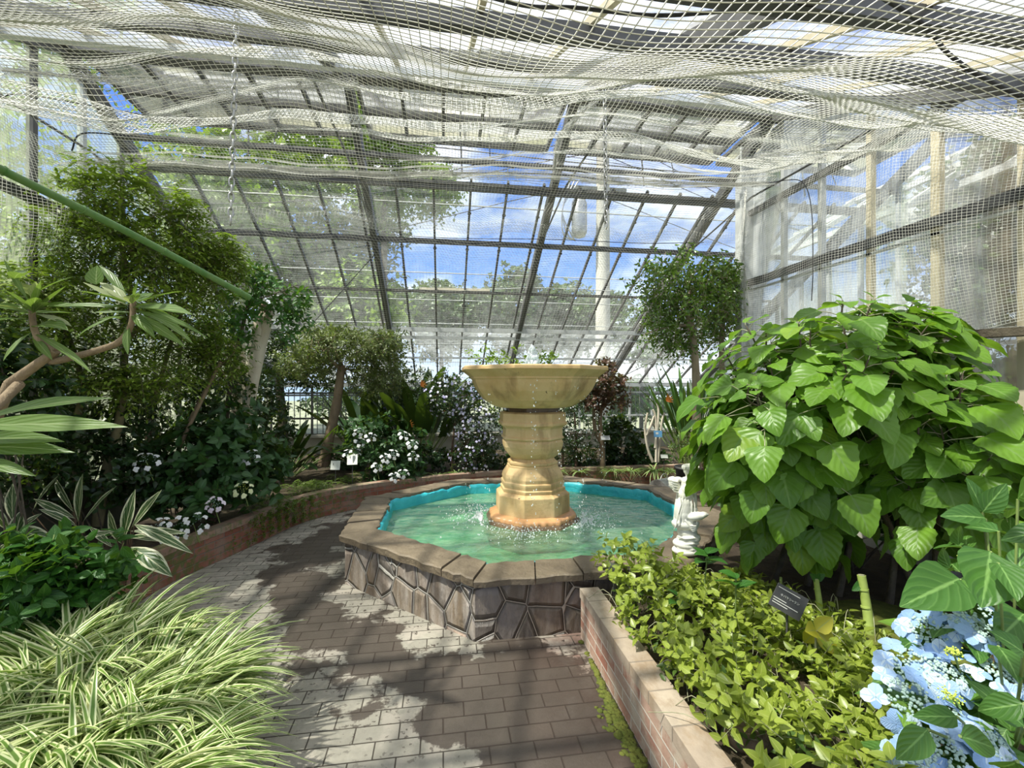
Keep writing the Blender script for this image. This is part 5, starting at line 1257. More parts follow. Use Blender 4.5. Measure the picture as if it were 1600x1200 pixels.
# pale trunks
def pale():
    rng = R_(84); base = at(385, 5.2, z=.25); e_ = empty('pale_trunk_tree', base, 'pair of thick pale pruned trunks with stubby tops behind the hydrangea', 'tree')
    b = MB(); P = smooth_path(tr((384, 5.2, 735), (385, 5.2, 665), (392, 5.2, 600), (402, 5.2, 545), (410, 5.2, 505), (413, 5.2, 480)), 30); b.tube(P, np.interp(np.linspace(0, 1, 30), [0, .2, .5, .8, .93, 1], [.075, .065, .085, .098, .07, .045]), 14)
    b.tube(smooth_path(tr((412, 5.15, 500), (418, 5.12, 494), (424, 5.1, 488)), 8), np.linspace(.05, .045, 8), 10)
    b.tube(smooth_path(tr((404, 5.15, 545), (399, 5.1, 540), (405, 5.08, 515), (400, 5.08, 498)), 10), np.linspace(.03, .02, 10), 8); b.build('trunk', M_bark_white, e_)
    b = MB(); P = smooth_path(tr((362, 5.3, 735), (364, 5.3, 670), (368, 5.3, 620), (376, 5.3, 560), (372, 5.3, 530)), 24); b.tube(P, np.linspace(.07, .055, 24), 12)
    b.tube(smooth_path(tr((372, 5.3, 575), (352, 5.3, 568), (330, 5.3, 566)), 8), np.linspace(.035, .028, 8), 8); b.build('trunk', M_bark_white, e_)
    b = MB()
    for (x, y) in ((418, 486), (413, 478)): p = at(x, 5.1, y); b.tube([p, p + np.array((.005, -.01, .012))], .04, 10)
    b.build('cut_ends', M_bark_tan, e_)
pale()
b = MB(); P = tr((281, 4.25, 697), (308, 4.25, 640), (345, 4.3, 565)); b.tube(smooth_path(P, 12), .017, 7)
tag(b.build('wooden_stake', M_bark_tan, None, loc=P[0]), 'bare wooden stake slanting through the dark hydrangea', 'stake')
# dense low dark planting along the gable
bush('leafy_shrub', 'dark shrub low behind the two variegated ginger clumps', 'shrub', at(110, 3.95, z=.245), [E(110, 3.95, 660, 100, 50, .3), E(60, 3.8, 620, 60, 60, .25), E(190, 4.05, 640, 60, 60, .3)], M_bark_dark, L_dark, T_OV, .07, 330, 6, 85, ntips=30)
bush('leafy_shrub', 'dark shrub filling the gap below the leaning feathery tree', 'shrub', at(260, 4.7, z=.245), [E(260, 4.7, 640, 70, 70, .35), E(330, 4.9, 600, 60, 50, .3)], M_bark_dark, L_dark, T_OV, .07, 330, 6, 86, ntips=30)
def hyd_extra(heads, pmats, fs=.026, nf=7):
    def f(e_, rng):
        for i, (x, d, y, r, pm) in enumerate(heads):
            c = at(x, d, y); base = np.array(e_.location); b = MB()
            hd = lacecap(e_, c, (.15, -.75, .75), pxm(r, d), nf, fs, pm, P_bud if pm is not P_cream else P_budy, 900 + i, buds=24, lab={id(P_pink): 'pale pink flower head', id(P_cream): 'cream green flower head'}.get(id(pm)))
            b.tube(smooth_path([c - np.array((-.02, -.06, .18)), c - np.array((0, -.03, .06)), c], 6), .003, 4); b.build('flower_stalk', M_stem_green, hd)
    return f
bush('hydrangea', 'large dark-leaved lacecap hydrangea with a few white and pink heads over the left brick wall', 'hydrangea', at(330, 4.45, z=.245),
     [E(320, 4.35, 715, 95, 62, .36), E(375, 4.5, 740, 62, 56, .3), E(300, 4.1, 780, 60, 46, .25), E(350, 4.7, 660, 62, 44, .3), E(420, 4.9, 715, 40, 34, .25)], M_stem_brown, L_hyd, T_OV2, .125, 330, 6, 87, mode='opposite', TL=.12, tilt=66, ntips=30, shell=.5, upn=.5,
     extra=hyd_extra([(228, 3.75, 719, 17, P_white), (270, 3.55, 826, 20, P_white), (302, 3.6, 818, 19, P_white), (334, 3.75, 787, 12, P_pink), (380, 4.1, 763, 13, P_cream), (390, 4.35, 713, 13, P_white), (250, 3.55, 822, 14, P_white)], None), nst=10)
bush('fresh_shrub', 'fresh green leafy shrub in the near corner above the striped grass', 'shrub', at(80, 2.55, z=.245),
     [E(70, 2.45, 900, 95, 62, .26), E(130, 2.55, 890, 62, 52, .22), E(20, 2.3, 930, 80, 70, .22), E(60, 2.5, 850, 50, 30, .15)], M_stem_green, L_shrub, T_OV2, .105, 200, 6, 88, mode='opposite', TL=.11, tilt=64, ntips=20, shell=.5, upn=.5)

def leaves_list(name, lab, cat, LV, T, mat, stemm, base, seed, sr=.004, W=1., group=None, nn=(-.1, -.8, .6), stempart='stems'):
    rng = R_(seed); base = np.array(base); e_ = empty(name, base, lab, cat, group); f = MB(); b = MB()
    for (a, c, w_, cu) in LV:
        p, q = at(*a), at(*c); L = np.linalg.norm(q - p)
        scatter(f, T, p[None], (q - p)[None] + np.array((0, 0, cu * L * .6)), np.array([nn]) + rng.normal(size=(1, 3)) * .2, np.array([L * 1.04]), np.array([w_ * W]), np.array([cu]), rng.random(1) * .8, 0, rng, wav=.02)
        b.tube(smooth_path([base, (base + p) / 2, p], 8), sr, 5)
    b.build(stempart, stemm, e_); f.build('foliage', mat, e_); return e_
leaves_list('variegated_ginger', 'cream-edged ginger clump arching over the brick wall coping', 'variegated plant',
    [((192, 3.0, 845), (208, 3.0, 767), 1., .05), ((205, 3.0, 825), (248, 2.95, 768), .8, .05), ((180, 3.0, 830), (120, 2.9, 845), .8, .25), ((200, 2.95, 840), (228, 2.9, 838), .9, .1), ((205, 2.95, 830), (285, 2.95, 835), .6, .15), ((210, 2.9, 820), (270, 2.75, 872), .65, .5), ((205, 2.85, 855), (256, 2.7, 900), 1.1, .3), ((175, 3.0, 855), (135, 3.0, 822), .8, .2), ((200, 3.1, 840), (255, 3.2, 845), .8, .2), ((190, 3.05, 850), (160, 3.2, 800), .8, .1)],
    T_LAN2, L_ginger, M_stem_brown, at(195, 3.0, z=.24), 91, W=.72)
leaves_list('variegated_ginger', 'cream-edged ginger clump with one upright leaf before the tan trunk', 'variegated plant',
    [((123, 3.3, 815), (125, 3.3, 742), 1.3, .05), ((118, 3.3, 810), (38, 3.2, 783), .7, .25), ((120, 3.25, 822), (62, 3.1, 795), .8, .2), ((115, 3.4, 800), (75, 3.5, 745), .5, .1), ((130, 3.3, 815), (175, 3.3, 760), .6, .1), ((50, 3.3, 800), (85, 3.3, 742), .5, .1)],
    T_LAN2, L_ginger, M_stem_brown, at(124, 3.3, z=.24), 92, W=.72)
leaves_list('variegated_ginger', 'dark reddish ginger clump at the photo edge behind the fresh green shrub', 'variegated plant',
    [((25, 3.1, 850), (25, 3.05, 800), 1.6, .2), ((20, 3.1, 830), (60, 3.0, 850), 1.3, .4), ((15, 3.1, 830), (-20, 3.0, 790), 1., .2), ((25, 3.1, 830), (65, 3.2, 800), 1., .2), ((20, 3.1, 815), (15, 3.2, 755), 1., .1), ((10, 3.0, 850), (-10, 3.0, 870), 1.3, .4), ((30, 3.1, 850), (55, 3.0, 880), 1.3, .4)],
    T_LAN2, L_ginger, M_stem_brown, at(22, 3.1, z=.24), 93, W=.72)
# plumeria in the near left, long leaves
def plumeria():
    base = at(-70, 1.9, z=.24); rng = R_(95); e_ = empty('plumeria', base, 'plumeria with long pale leaves and thick bare branches at the near edge', 'plumeria')
    b = MB(); b.tube(smooth_path([base, at(-40, 1.9, 760), at(15, 1.95, 600)], 14), np.linspace(.028, .022, 14), 10)
    b.tube(smooth_path([at(15, 1.95, 600), at(50, 1.95, 575), at(88, 1.95, 548)], 10), np.linspace(.022, .017, 10), 10)
    b.tube(smooth_path([at(88, 1.95, 548), at(80, 1.97, 565), at(125, 1.95, 555), at(160, 1.95, 545), at(188, 1.95, 533), at(206, 1.95, 505), at(208, 1.95, 470)], 20), np.linspace(.016, .011, 20), 10)
    b.tube(smooth_path([at(88, 1.95, 548), at(60, 1.95, 530), at(50, 1.95, 490), at(55, 1.95, 450)], 12), np.linspace(.014, .010, 12), 10)
    b.tube(smooth_path([at(30, 1.95, 600), at(-10, 1.8, 640), at(-60, 1.6, 690)], 12), np.linspace(.02, .015, 12), 10)
    b.build('branches', M_bark_tan, e_); f = MB()
    LV = [((205, 1.95, 480), (292, 1.8, 487), .8, .1), ((208, 1.95, 485), (292, 1.85, 525), .6, .3), ((208, 1.95, 490), (266, 1.85, 541), .6, .3), ((205, 1.95, 492), (232, 1.85, 522), .9, .3), ((198, 1.95, 495), (154, 1.85, 499), .8, .1), ((200, 1.95, 505), (196, 1.9, 552), 1., .1), ((202, 1.95, 480), (62, 1.9, 478), .35, .1),
          ((200, 1.95, 478), (128, 1.9, 440), .6, .1), ((200, 1.97, 468), (148, 2.0, 405), .6, .2), ((210, 1.95, 475), (315, 1.95, 525), .35, .2), ((204, 1.95, 462), (178, 1.9, 445), .8, .1), ((210, 1.95, 470), (232, 1.9, 462), .8, .1), ((208, 1.95, 465), (214, 1.9, 440), .7, .05), ((212, 1.95, 468), (222, 1.95, 448), .7, .05),
          ((205, 1.95, 488), (143, 1.9, 488), .5, .1), ((200, 1.95, 488), (110, 1.85, 525), .6, .2),
          ((52, 1.95, 470), (55, 1.9, 440), 1.5, .05), ((52, 1.95, 512), (90, 1.85, 508), 1.5, .3), ((50, 1.95, 500), (-20, 1.8, 500), .8, .2), ((48, 1.95, 520), (0, 1.85, 560), .7, .2), ((50, 1.95, 480), (125, 1.9, 478), .6, .2), ((52, 1.95, 460), (110, 1.95, 430), .7, .1), ((45, 1.95, 470), (0, 1.9, 405), .5, .1), ((50, 1.95, 520), (135, 1.85, 575), .4, .2), ((50, 1.95, 525), (75, 1.9, 560), .8, .2),
          ((-60, 1.5, 665), (150, 1.45, 618), .62, .15), ((-60, 1.45, 668), (168, 1.35, 672), .62, .12), ((-60, 1.5, 690), (75, 1.4, 690), .8, .15), ((-60, 1.5, 700), (78, 1.4, 716), .8, .2), ((-60, 1.5, 720), (30, 1.4, 745), .8, .2)]
    for (a, c, w_, cu) in LV:
        p, q = at(*a), at(*c); L = np.linalg.norm(q - p)
        scatter(f, T_LAN2, p[None], (q - p)[None] + np.array((0, 0, cu * L * .7)), np.array([(.0, -.62, .8)]) + rng.normal(size=(1, 3)) * .15, np.array([L * 1.05]), np.array([w_ * (.66 if a[0] > -50 else .5)]), np.array([cu]), np.array([rng.random() * .9]), 0, rng, wav=.02)
    for hx, hy, m_ in ((206, 476, 16), (52, 490, 12), (20, 440, 8)):
        h = at(hx, 1.95, hy); a = rng.random(m_) * 6.283; el = rng.random(m_) * .9 - .2; Dn = np.stack([np.cos(a) * np.cos(el), np.sin(a) * np.cos(el), np.sin(el)], 1)
        scatter(f, T_LAN2, h + Dn * .012, Dn, np.tile((0, -.3, 1.), (m_, 1)) + rng.normal(size=(m_, 3)) * .15, .13 + .11 * rng.random(m_), .8, .2 * rng.random(m_), rng.random(m_) * .9, 0, rng, wav=.02)
    r_ = at(150, 1.95, 432); scatter(f, T_OV2, (r_ - np.array((0, 0, .035)))[None], np.array([(.02, 0, 1.)]), np.array([(-.1, -1, .1)]), np.array([.085]), np.array([1.6]), np.array([.05]), np.array([.3]), 0, rng)
    f.build('foliage', L_plum, e_)
plumeria()

# ---- striped grass clumps, near left
def grass(name, lab, c, n, L, seed, T=T_BLADE, mat=None, W=1.15, spread=.16, curl=.55, tilt=.55, cat='grass', group=None):
    rng = R_(seed); e_ = c; f = MB(); a = rng.random(n) * 6.283; r = spread * np.sqrt(rng.random(n))
    P = np.stack([c[0] + r * np.cos(a), c[1] + r * np.sin(a), np.full(n, c[2])], 1); el = tilt + .55 * rng.random(n)
    a2 = a + rng.normal(size=n) * .5; D = np.stack([np.cos(a2) * np.cos(el), np.sin(a2) * np.cos(el), np.sin(el)], 1)
    Nn = np.stack([-np.cos(a2) * np.sin(el), -np.sin(a2) * np.sin(el), np.cos(el)], 1) + rng.normal(size=(n, 3)) * .12
    scatter(f, T, P, D, Nn, L * (.65 + .5 * rng.random(n)), W, curl * (.5 + .9 * rng.random(n)), None, 0, rng)
    o = f.build(name, mat or L_ribbon, None, loc=c); return tag(o, lab, cat, group)
for i, (x, d, L, sp, n, lab) in enumerate([(120, 2.15, .52, .20, 680, 'striped grass clump rising just below the fresh green shrub'), (225, 1.90, .46, .18, 640, 'striped grass clump arching furthest over the paving'), (60, 1.65, .48, .20, 680, 'striped grass clump nearest the lower corner of the photo'), (180, 1.50, .40, .16, 520, 'striped grass clump lowest along the paving edge'), (0, 2.0, .48, .18, 460, 'striped grass clump at the photo edge under the green shrub')]):
    grass('striped_grass', lab, at(x, d, z=.22), n, L, 100 + i, spread=sp, curl=.62, tilt=.5)

# ---- ferns and moss along the left wall
def fern(lab, px, d, z, n, L, seed, rx=.2, ry=.12, over=0.):
    rng = R_(seed); c = at(px, d, z=z); P0 = c + rng.normal(size=(n, 3)) * np.array((rx, ry, .02)); D = np.stack([rng.normal(size=n), rng.normal(size=n) - .4, .5 + .4 * rng.random(n)], 1)
    e_ = empty('fern', c, lab, 'fern'); f = MB(); b = MB(); leafy(f, rng, P0, D, L * (.7 + .5 * rng.random(n)), 18, T_TINY, .034, .8, 'pinnate', 70, .1, stems=b, droop=.7, upn=.85, sr=.0014); b.build('stalks', M_stem_pale, e_); f.build('fronds', L_fern, e_)
fern('yellow-green fern patch spilling over the wall right below the pale trunks', 425, 4.95, .30, 80, .20, 121, .14, .16)
fern('yellow-green fern patch around the foot of the leaning tan trunk', 490, 5.75, .30, 90, .20, 122, .18, .12)
fern('fern patch between the two white plant cards and the far hydrangea', 545, 6.35, .28, 60, .18, 123, .16, .1)
def creeper(lab, px, d, n, seed, w_=.25):
    rng = R_(seed); c = at(px, d, z=.3); k = np.argmin(np.linalg.norm(LEFTP[:, :2] - c[:2], axis=1)); f = MB(); b = MB()
    i = np.clip(k + rng.normal(size=n) * w_ * 6, 0, 89).astype(int); T = nrm(np.gradient(LEFTP, axis=0))[i]; out = np.stack([T[:, 1], -T[:, 0]], 1)
    P = np.column_stack([LEFTP[i] + out * .015 + T * rng.normal(size=(n, 1)) * .02, .31 - .26 * rng.random(n) ** 1.3])
    leafy(f, rng, P, np.column_stack([out * .5, -.6 * np.ones(n)]) + rng.normal(size=(n, 3)) * .4, .04, 4, T_OV, .02, 1.1, 'spiral', 60, .1, upn=.1)
    o = f.build('creeping_plant', L_fern, None, loc=(LEFTP[k][0], LEFTP[k][1], .3)); tag(o, lab, 'creeper')
creeper('mossy creeper hanging down the curved brick wall under the ferns', 425, 4.9, 420, 131, .35)
creeper('second mossy creeper at the bend of the curved brick wall', 455, 5.2, 260, 132, .2)

# ---- far planting, left to right
tree('olive_crown_tree', 'flat-crowned tree on a leaning tan trunk beside the white plant cards', 'tree',
     tr((505, 6.9, 728), (513, 6.9, 690), (524, 6.9, 640), (531, 6.9, 595), (533, 6.9, 570)), .085, .055,
     [E(545, 6.9, 540, 88, 34, .6), E(600, 6.9, 540, 40, 30, .4), E(480, 6.9, 568, 52, 26, .45), E(590, 7.0, 590, 52, 36, .4), E(515, 7.0, 525, 50, 18, .4)], M_bark_tan, L_olive, T_TINY3, .075, 1250, 8, 141, TL=.17, W=.8, ntips=60, shell=.3, droop=.2, out=.6)
tree('leafy_tree', 'dark tree with crooked limbs behind the pale trunks and far ferns', 'tree',
     tr((445, 7.6, 735), (442, 7.6, 660), (438, 7.6, 590), (470, 7.6, 570), (505, 7.6, 560)), .09, .03,
     [E(455, 7.5, 560, 60, 40, .5), E(490, 7.6, 590, 50, 20, .4), E(620, 7.7, 600, 50, 46, .45), E(420, 7.3, 530, 30, 36, .3)], M_bark_dark, L_dark, T_TINY3, .08, 620, 7, 142, ntips=40, shell=.3)
def strap(name, lab, px, d, n, L, seed, mat, W=1., spread=.12, py_top=None, flowers=(), cat='plant', tilt=.75, curl=.3, T=T_STRAP):
    rng = R_(seed); c = at(px, d, z=.245); e_ = empty(name, c, lab, cat); f = MB(); a = rng.random(n) * 6.283; r = spread * np.sqrt(rng.random(n)); b = MB()
    P = np.stack([c[0] + r * np.cos(a), c[1] + r * np.sin(a), np.full(n, c[2])], 1); el = tilt + .6 * rng.random(n); D = np.stack([np.cos(a) * np.cos(el), np.sin(a) * np.cos(el), np.sin(el)], 1)
    st = L * .42; P1 = P + D * st
    for p, q in zip(P, P1): b.tube([p, q], .006, 5, cap=False)
    Nn = np.stack([-np.cos(a) * np.sin(el), -np.sin(a) * np.sin(el), np.cos(el)], 1)
    scatter(f, T, P1 if T is T_STRAP else P, D, Nn, L * (.5 + .3 * rng.random(n)) * (1 if T is T_STRAP else 1.5), W, curl * rng.random(n), None, 0, rng)
    b.build('stalks', M_stem_green, e_); f.build('foliage', mat, e_)
    for (x, dd, y, s_) in flowers:
        q = at(x, dd, y); g = MB(); m = 5; ang = np.linspace(-.2, 1.3, m); Dn = np.stack([np.cos(ang), -.2 + 0 * ang, np.sin(ang)], 1)
        scatter(g, T_LAN, np.tile(q, (m, 1)), Dn, np.tile((0, -1, .1), (m, 1)), np.full(m, s_), .7, .05, None, 0, rng); g.tube(smooth_path([c, (c + q) / 2 + np.array((.03, 0, .05)), q], 10), .007, 6, mi=1); o = g.build('flower', [P_orange, M_stem_green], e_); o['label'] = 'orange crested flower'
    return e_
strap('bird_of_paradise', 'dark strap-leaved clump with orange flowers before the far windows', 655, 7.6, 34, 1.5, 151, L_dark, 1.3, .16, flowers=[(657, 7.3, 603, .12), (656, 7.0, 637, .11), (688, 7.2, 640, .12), (636, 7.0, 665, .12)], cat='bird of paradise', tilt=.8)
strap('bird_of_paradise', 'dark strap-leaved clump between the tan trunk and far windows', 575, 8.2, 26, 1.35, 152, L_dark, 1.3, .16, cat='bird of paradise', tilt=.7)
strap('strap_leaved_plant', 'dark narrow-leaved clump low behind the yellow ferns', 445, 6.7, 40, 1.0, 153, L_dark, .8, .18, cat='plant', tilt=.35, curl=.6)
strap('bird_of_paradise', 'upright strap-leaved clump with an orange flower by the white windows', 1078, 7.5, 60, 1.45, 154, L_hyd, .38, .16, flowers=[(1040, 7.3, 626, .13)], cat='bird of paradise', tilt=.9)
bush('hydrangea', 'far lacecap hydrangea covered in many small white flower heads', 'hydrangea', at(605, 6.55, z=.245),
     [E(600, 6.5, 690, 62, 44, .4), E(620, 6.4, 728, 48, 24, .3), E(570, 6.6, 680, 40, 34, .3)], M_stem_brown, L_hyd, T_OV, .105, 260, 6, 155, mode='opposite', TL=.1, tilt=66, ntips=20, shell=.5,
     extra=hyd_extra([(x, d_, y, 8, P_white) for x, d_, y in [(561, 6.25, 674), (580, 6.1, 682), (562, 6.2, 690), (632, 6.15, 680), (645, 6.1, 693), (646, 6.1, 712), (615, 6.0, 709), (603, 5.95, 715), (589, 6.0, 729), (617, 5.95, 745), (630, 5.95, 739), (545, 6.3, 708), (555, 6.3, 705)]], None, .032, 5))
def flowers_or_glints(pm, n, ells, fs):
    def f(e_, rng):
        P, d = ell_points(rng, ells, n, .9); b = MB()
        for p, dd in zip(P, d):
            n_ = nrm(dd + np.array((0, -.4, .3))); w1 = ortho(n_[None], rng.normal(size=(1, 3)))[0]; w2 = np.cross(n_, w1); ang = np.arange(5) * 1.2566
            D = np.cos(ang)[:, None] * w1 + np.sin(ang)[:, None] * w2; scatter(b, T_PETAL, np.tile(p, (5, 1)), D, np.tile(n_, (5, 1)), fs, 1., .1, np.full(5, rng.random()), 0, rng)
        o = b.build('flowers', pm, e_); o['kind'] = 'stuff'  # violet petals are real flowers, white ones paint light glints
    return f
eb = [E(712, 6.9, 615, 46, 38, .42), E(745, 6.9, 660, 44, 42, .38), E(740, 6.85, 705, 36, 34, .34), E(690, 6.9, 620, 30, 30, .3)]
tree('flower_glint_shrub', 'shrub dotted with violet and white flowers beside the fountain bowl', 'shrub', [tr((730, 6.95, 752), (728, 6.95, 700), (722, 6.95, 650)), tr((708, 6.95, 752), (706, 6.95, 710), (712, 6.95, 650))], .028, .012, eb, M_stem_brown, L_dark, T_OV, .05, 620, 7, 161, TL=.12, ntips=40, extra=flowers_or_glints(P_violet, 420, eb, .020))
eb2 = [E(880, 7.2, 620, 36, 34, .35), E(905, 7.2, 670, 34, 48, .35), E(870, 7.2, 690, 36, 34, .35), E(910, 7.2, 600, 26, 20, .3)]
tree('flower_glint_shrub', 'dark climbing shrub with tiny painted white glints behind the fountain column', 'shrub', [tr((900, 7.25, 732), (900, 7.25, 680), (895, 7.25, 620)), tr((880, 7.25, 732), (878, 7.25, 690), (872, 7.25, 650))], .022, .01, eb2, M_stem_brown, L_dark, T_OV, .042, 620, 7, 162, TL=.1, ntips=40, extra=flowers_or_glints(P_white, 180, eb2, .011))  # white petals stand in for light glinting on the dark leaves
bush('leafy_shrub', 'yellow-green bush showing above the rim of the fountain bowl', 'shrub', at(800, 7.7, z=.245), [E(760, 7.6, 556, 36, 14, .4), E(810, 7.7, 556, 54, 18, .4), E(850, 7.7, 560, 26, 14, .3), E(800, 7.8, 620, 50, 50, .4)], M_stem_green, L_vine, T_OV, .07, 110, 6, 163, ntips=26, TL=.14, upn=.4)
tree('bronze_tree', 'small forked tree with bronze red foliage right of the fountain bowl', 'tree', [tr((942, 7.2, 732), (940, 7.2, 690), (938, 7.2, 650), (946, 7.2, 618)), tr((940, 7.2, 692), (930, 7.2, 672), (928, 7.2, 640), (932, 7.2, 612))], .045, .022,
     [E(948, 7.2, 598, 34, 24, .3), E(930, 7.2, 620, 24, 22, .25), E(962, 7.2, 622, 22, 16, .2), E(946, 7.2, 570, 14, 12, .15)], M_bark_tan, L_bronze, T_OV, .075, 300, 6, 164, ntips=26, TL=.1)
bush('leafy_shrub', 'dark glossy shrub under the white windows beside the bronze tree', 'shrub', at(972, 7.6, z=.245), [E(972, 7.6, 690, 34, 38, .35), E(960, 7.7, 660, 24, 20, .2)], M_bark_dark, L_dark, T_OV, .12, 130, 6, 165, ntips=16)
def sticks():
    base = at(1022, 7.0, z=.245); e_ = empty('branching_succulent', base, 'pale bare branching stems behind the far wall with a blue tag', 'succulent')
    for pts in [((1020, 7, 722), (1012, 7, 700), (1008, 7, 670), (1012, 7, 645)), ((1025, 7, 722), (1026, 7, 680), (1024, 7, 650), (1020, 7, 640)), ((1028, 7, 722), (1031, 7, 690), (1034, 7, 660), (1038, 7, 645)), ((1024, 7, 700), (1028, 7, 660), (1029, 7, 640), (1026, 7, 628)), ((1010, 7, 680), (1018, 7, 662), (1022, 7, 650)), ((1031, 7, 680), (1022, 7.05, 665), (1016, 7.05, 655))]:
        b = MB(); b.tube(smooth_path(tr(*pts), 10), np.linspace(.022, .016, 10), 8); b.build('branch', M_bark_white, e_)
sticks()
hp = at(1078, 7.3, 645); e_ = empty('terracotta_pot', hp, 'terracotta pot hung high among the strap leaves', 'pot')
b = MB(); b.lathe([(.01, 0), (.10, 0), (.13, .16), (.145, .16), (.145, .20), (.13, .20), (.12, .17), (.01, .16)], (hp[0], hp[1], hp[2] - .1), 24); b.build('pot_body', M_terra, e_)
b = MB(); 
for a in (0, 2.1, 4.2): b.tube([(hp[0] + .14 * math.cos(a), hp[1] + .14 * math.sin(a), hp[2] + .08), (hp[0], hp[1], hp[2] + .55)], .003, 4)
b.tube([(hp[0], hp[1], hp[2] + .5), (hp[0], hp[1], zroof(hp[1]) - .05)], .003, 4); b.build('hanger', M_dark, e_)
for i, (x, d, lab) in enumerate([(683, 6.65, 'spider plant spilling over the far wall under the violet-flowered shrub, the one furthest from the fountain'), (716, 6.75, 'spider plant on the far wall nearest the fountain column on its shaded side'),
        (872, 6.95, 'spider plant just past the fountain column on its sunny side'), (905, 6.98, 'spider plant below the dark climbing shrub'), (958, 7.0, 'spider plant at the foot of the bronze tree'), (986, 7.02, 'spider plant between the bronze tree and pale stems'), (1022, 6.98, 'largest pale spider plant under the blue tag'), (1052, 6.95, 'spider plant behind the galvanised tub')]):
    grass('spider_plant', ' '.join(lab.split()[:16]), at(x, d, z=.25), 60, .19 if i != 6 else .30, 171 + i, mat=L_spider, spread=.05, curl=.8, tilt=.35, W=1.3, cat='spider plant')
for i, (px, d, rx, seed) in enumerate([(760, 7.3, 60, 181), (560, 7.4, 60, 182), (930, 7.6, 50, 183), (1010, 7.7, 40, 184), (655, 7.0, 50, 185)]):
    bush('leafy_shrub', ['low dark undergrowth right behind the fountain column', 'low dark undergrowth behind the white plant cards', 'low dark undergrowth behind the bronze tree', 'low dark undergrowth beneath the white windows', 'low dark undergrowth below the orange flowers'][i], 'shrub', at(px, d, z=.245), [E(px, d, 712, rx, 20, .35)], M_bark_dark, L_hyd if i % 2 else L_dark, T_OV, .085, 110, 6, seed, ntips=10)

bush('leafy_shrub', 'dark leafy undergrowth filling the shade beneath the huge broad-leaved shrub', 'shrub', at(1330, 3.3, z=.25), [E(1290, 3.45, 760, 130, 50, .3), E(1190, 3.6, 770, 60, 44, .3), E(1420, 3.1, 770, 90, 60, .25)], M_bark_dark, L_hyd, T_OV2, .12, 420, 6, 190, mode='opposite', TL=.12, ntips=24)
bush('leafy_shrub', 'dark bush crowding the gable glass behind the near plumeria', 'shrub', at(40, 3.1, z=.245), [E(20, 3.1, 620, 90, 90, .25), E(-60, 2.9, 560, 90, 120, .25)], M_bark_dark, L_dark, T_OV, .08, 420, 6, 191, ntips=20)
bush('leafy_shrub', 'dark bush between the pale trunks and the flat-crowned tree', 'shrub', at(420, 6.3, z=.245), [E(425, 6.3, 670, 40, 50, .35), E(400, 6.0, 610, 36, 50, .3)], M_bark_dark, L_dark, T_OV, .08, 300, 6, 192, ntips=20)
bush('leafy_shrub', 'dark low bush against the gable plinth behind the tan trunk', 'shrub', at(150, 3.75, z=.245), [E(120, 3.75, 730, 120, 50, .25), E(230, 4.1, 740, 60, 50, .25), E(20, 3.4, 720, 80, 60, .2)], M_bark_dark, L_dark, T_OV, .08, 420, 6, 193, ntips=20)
# ---- outside trees, each its own
def big_tree(lab, px, d, cy, rx, rz, seed, mat, n=1500, L=.16, T=T_OV, trunk=.16, name='outdoor_tree', k=6, mats=None):
    c = at(px, d, cy); bs = c.copy(); bs[2] = -.12; rg = R_(seed)
    a, cc = pxm(rx, d), pxm(rz, d); ells = [(c, (a * .8, a * .7, cc))] + [(c + rg.normal(size=3) * np.array((a * .5, a * .4, cc * .45)), (a * .42, a * .4, cc * .42)) for _ in range(4)]
    tree(name, lab, 'tree', [list(bs), list((bs * .5 + c * .5)), list(c)] and [[bs, bs * .5 + c * .5, c]][0], trunk, .06, ells, M_bark_dark, mat, T, L, n, k, seed, TL=.4, ntips=30, sr=.006, shell=.35, upn=.3)
big_tree('big sunlit tree outside filling the glass above the feathery tree', 380, 15, 330, 190, 170, 201, L_out, 3600, .24)
big_tree('yellow-green tree outside reaching into the blue sky', 600, 14, 255, 90, 95, 202, L_out, 2000, .17)
big_tree('bushy tree outside beyond the green-tinted gable', -60, 9, 330, 260, 260, 203, L_out, 2400, .16)
big_tree('shaded tree outside behind the flat-crowned tree', 520, 17, 440, 130, 90, 204, L_out2, 2400, .22)
big_tree('tree outside just above the tube fixture', 690, 22, 500, 80, 60, 205, L_out2, 1500, .28)
big_tree('dark conifer outside between tube fixture and utility pole', 800, 24, 490, 60, 75, 206, L_out2, 1500, .26)
big_tree('dark tree outside directly beside the utility pole', 890, 26, 500, 70, 62, 207, L_out2, 1400, .3)
big_tree('low tree outside beyond the ficus crown', 1010, 24, 520, 80, 50, 208, L_out2, 900, .24)
big_tree('brown-trunked tree outside the streaked glass wall', 1530, 6.3, 360, 150, 130, 209, L_out2, 1100, .13)
big_tree('yellowish bush outside beneath the timber rail', 1600, 6.2, 590, 90, 50, 210, L_vine, 700, .09)
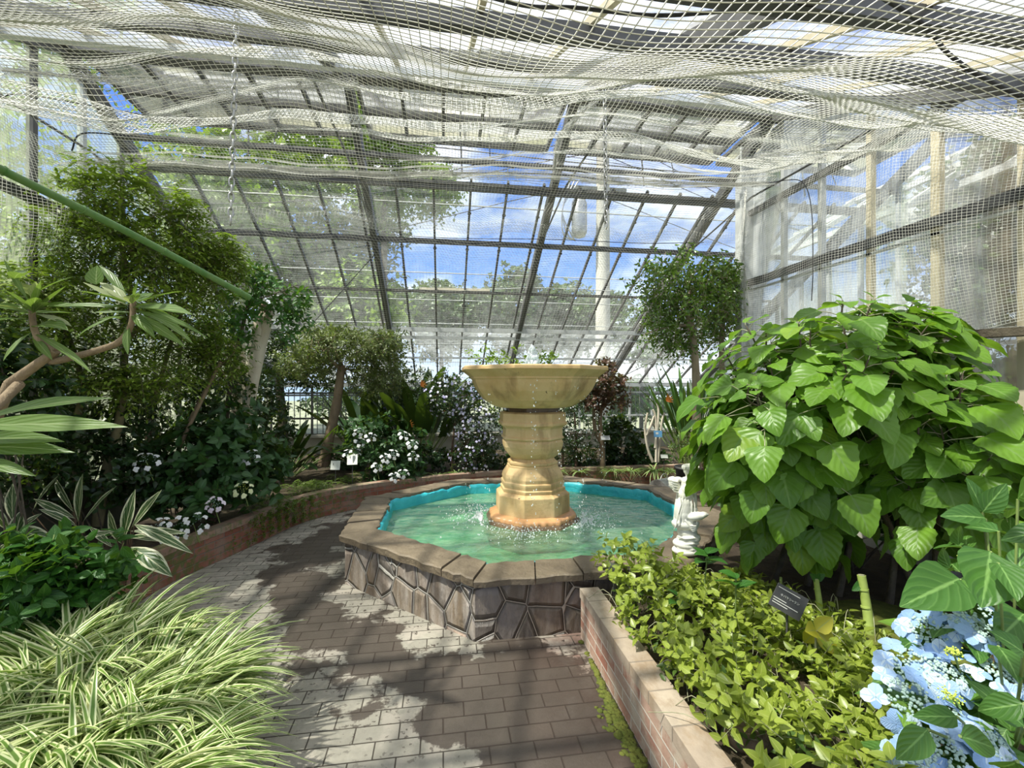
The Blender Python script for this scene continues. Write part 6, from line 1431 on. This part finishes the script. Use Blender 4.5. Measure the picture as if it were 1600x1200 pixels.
big_tree('low hedge bush outside behind the bar fence', 620, 14, 610, 140, 40, 211, L_out2, 900, .16)
big_tree('low bush outside behind the windows of the bronze tree', 960, 14, 620, 110, 36, 212, L_out2, 900, .16)
big_tree('bush outside beyond the far end of the gable', 330, 13, 560, 110, 90, 213, L_out2, 1200, .17)
for i, (x, y, h) in enumerate([(-5.6, 1.2, 3.0), (-5.8, 4.0, 3.4), (-5.6, 7.2, 3.0)]):
    c = np.array((x, y, h * .5)); bs = np.array((x, y, -.12))
    tree('outdoor_tree', 'clipped hedge tree outside the gable, the %s of three' % ('nearest', 'middle', 'farthest')[i], 'tree', [bs, bs * .5 + c * .5, c], .1, .05, [(c, (1.2, 1.6, h * .55)), (c + np.array((-.3, .4, .8)), (1.0, 1.3, h * .4))], M_bark_dark, L_out2 if i != 1 else L_out, T_OV, .15, 1300, 6, 220 + i, TL=.35, ntips=24, sr=.006, shell=.4)

GROUPS = {'striped_grass': 'striped grass clumps in the near bed', 'spider_plant': 'spider plants along the far brick wall', 'outdoor_tree': 'trees and bushes outside the glass', 'fern': 'ferns on the curved brick wall',
          'cut_stem': 'cut stems in the right bed', 'hanging_chain': 'chains hanging from the roof', 'hanging_net': 'white nets hung under the roof', 'gathered_net': 'gathered folds of white net', 'black_rope': 'black cords threaded through the nets',
          'variegated_ginger': 'cream-edged ginger clumps', 'white_sign': 'white plant cards', 'creeping_plant': 'creepers on the curved brick wall', 'leafy_shoot': 'shoots in the ground cover', 'rock': 'rocks behind the right brick wall',
          'bird_of_paradise': 'birds of paradise before the far windows', 'feathery_tree': 'feathery trees along the gable', 'ficus_tree': 'ficus trees by the corner post', 'hydrangea': 'white-flowered hydrangeas over the curved wall', 'flower_glint_shrub': 'flowering shrubs behind the fountain', 'leafy_shrub': 'leafy shrubs in the beds', 'small_label': 'small plant labels', 'brick_planter_wall': 'brick planter walls'}
for o in SC.objects:
    k = o.name.split('.')[0]
    if o.parent is None and k in GROUPS and o.get('label'): o['group'] = GROUPS[k]
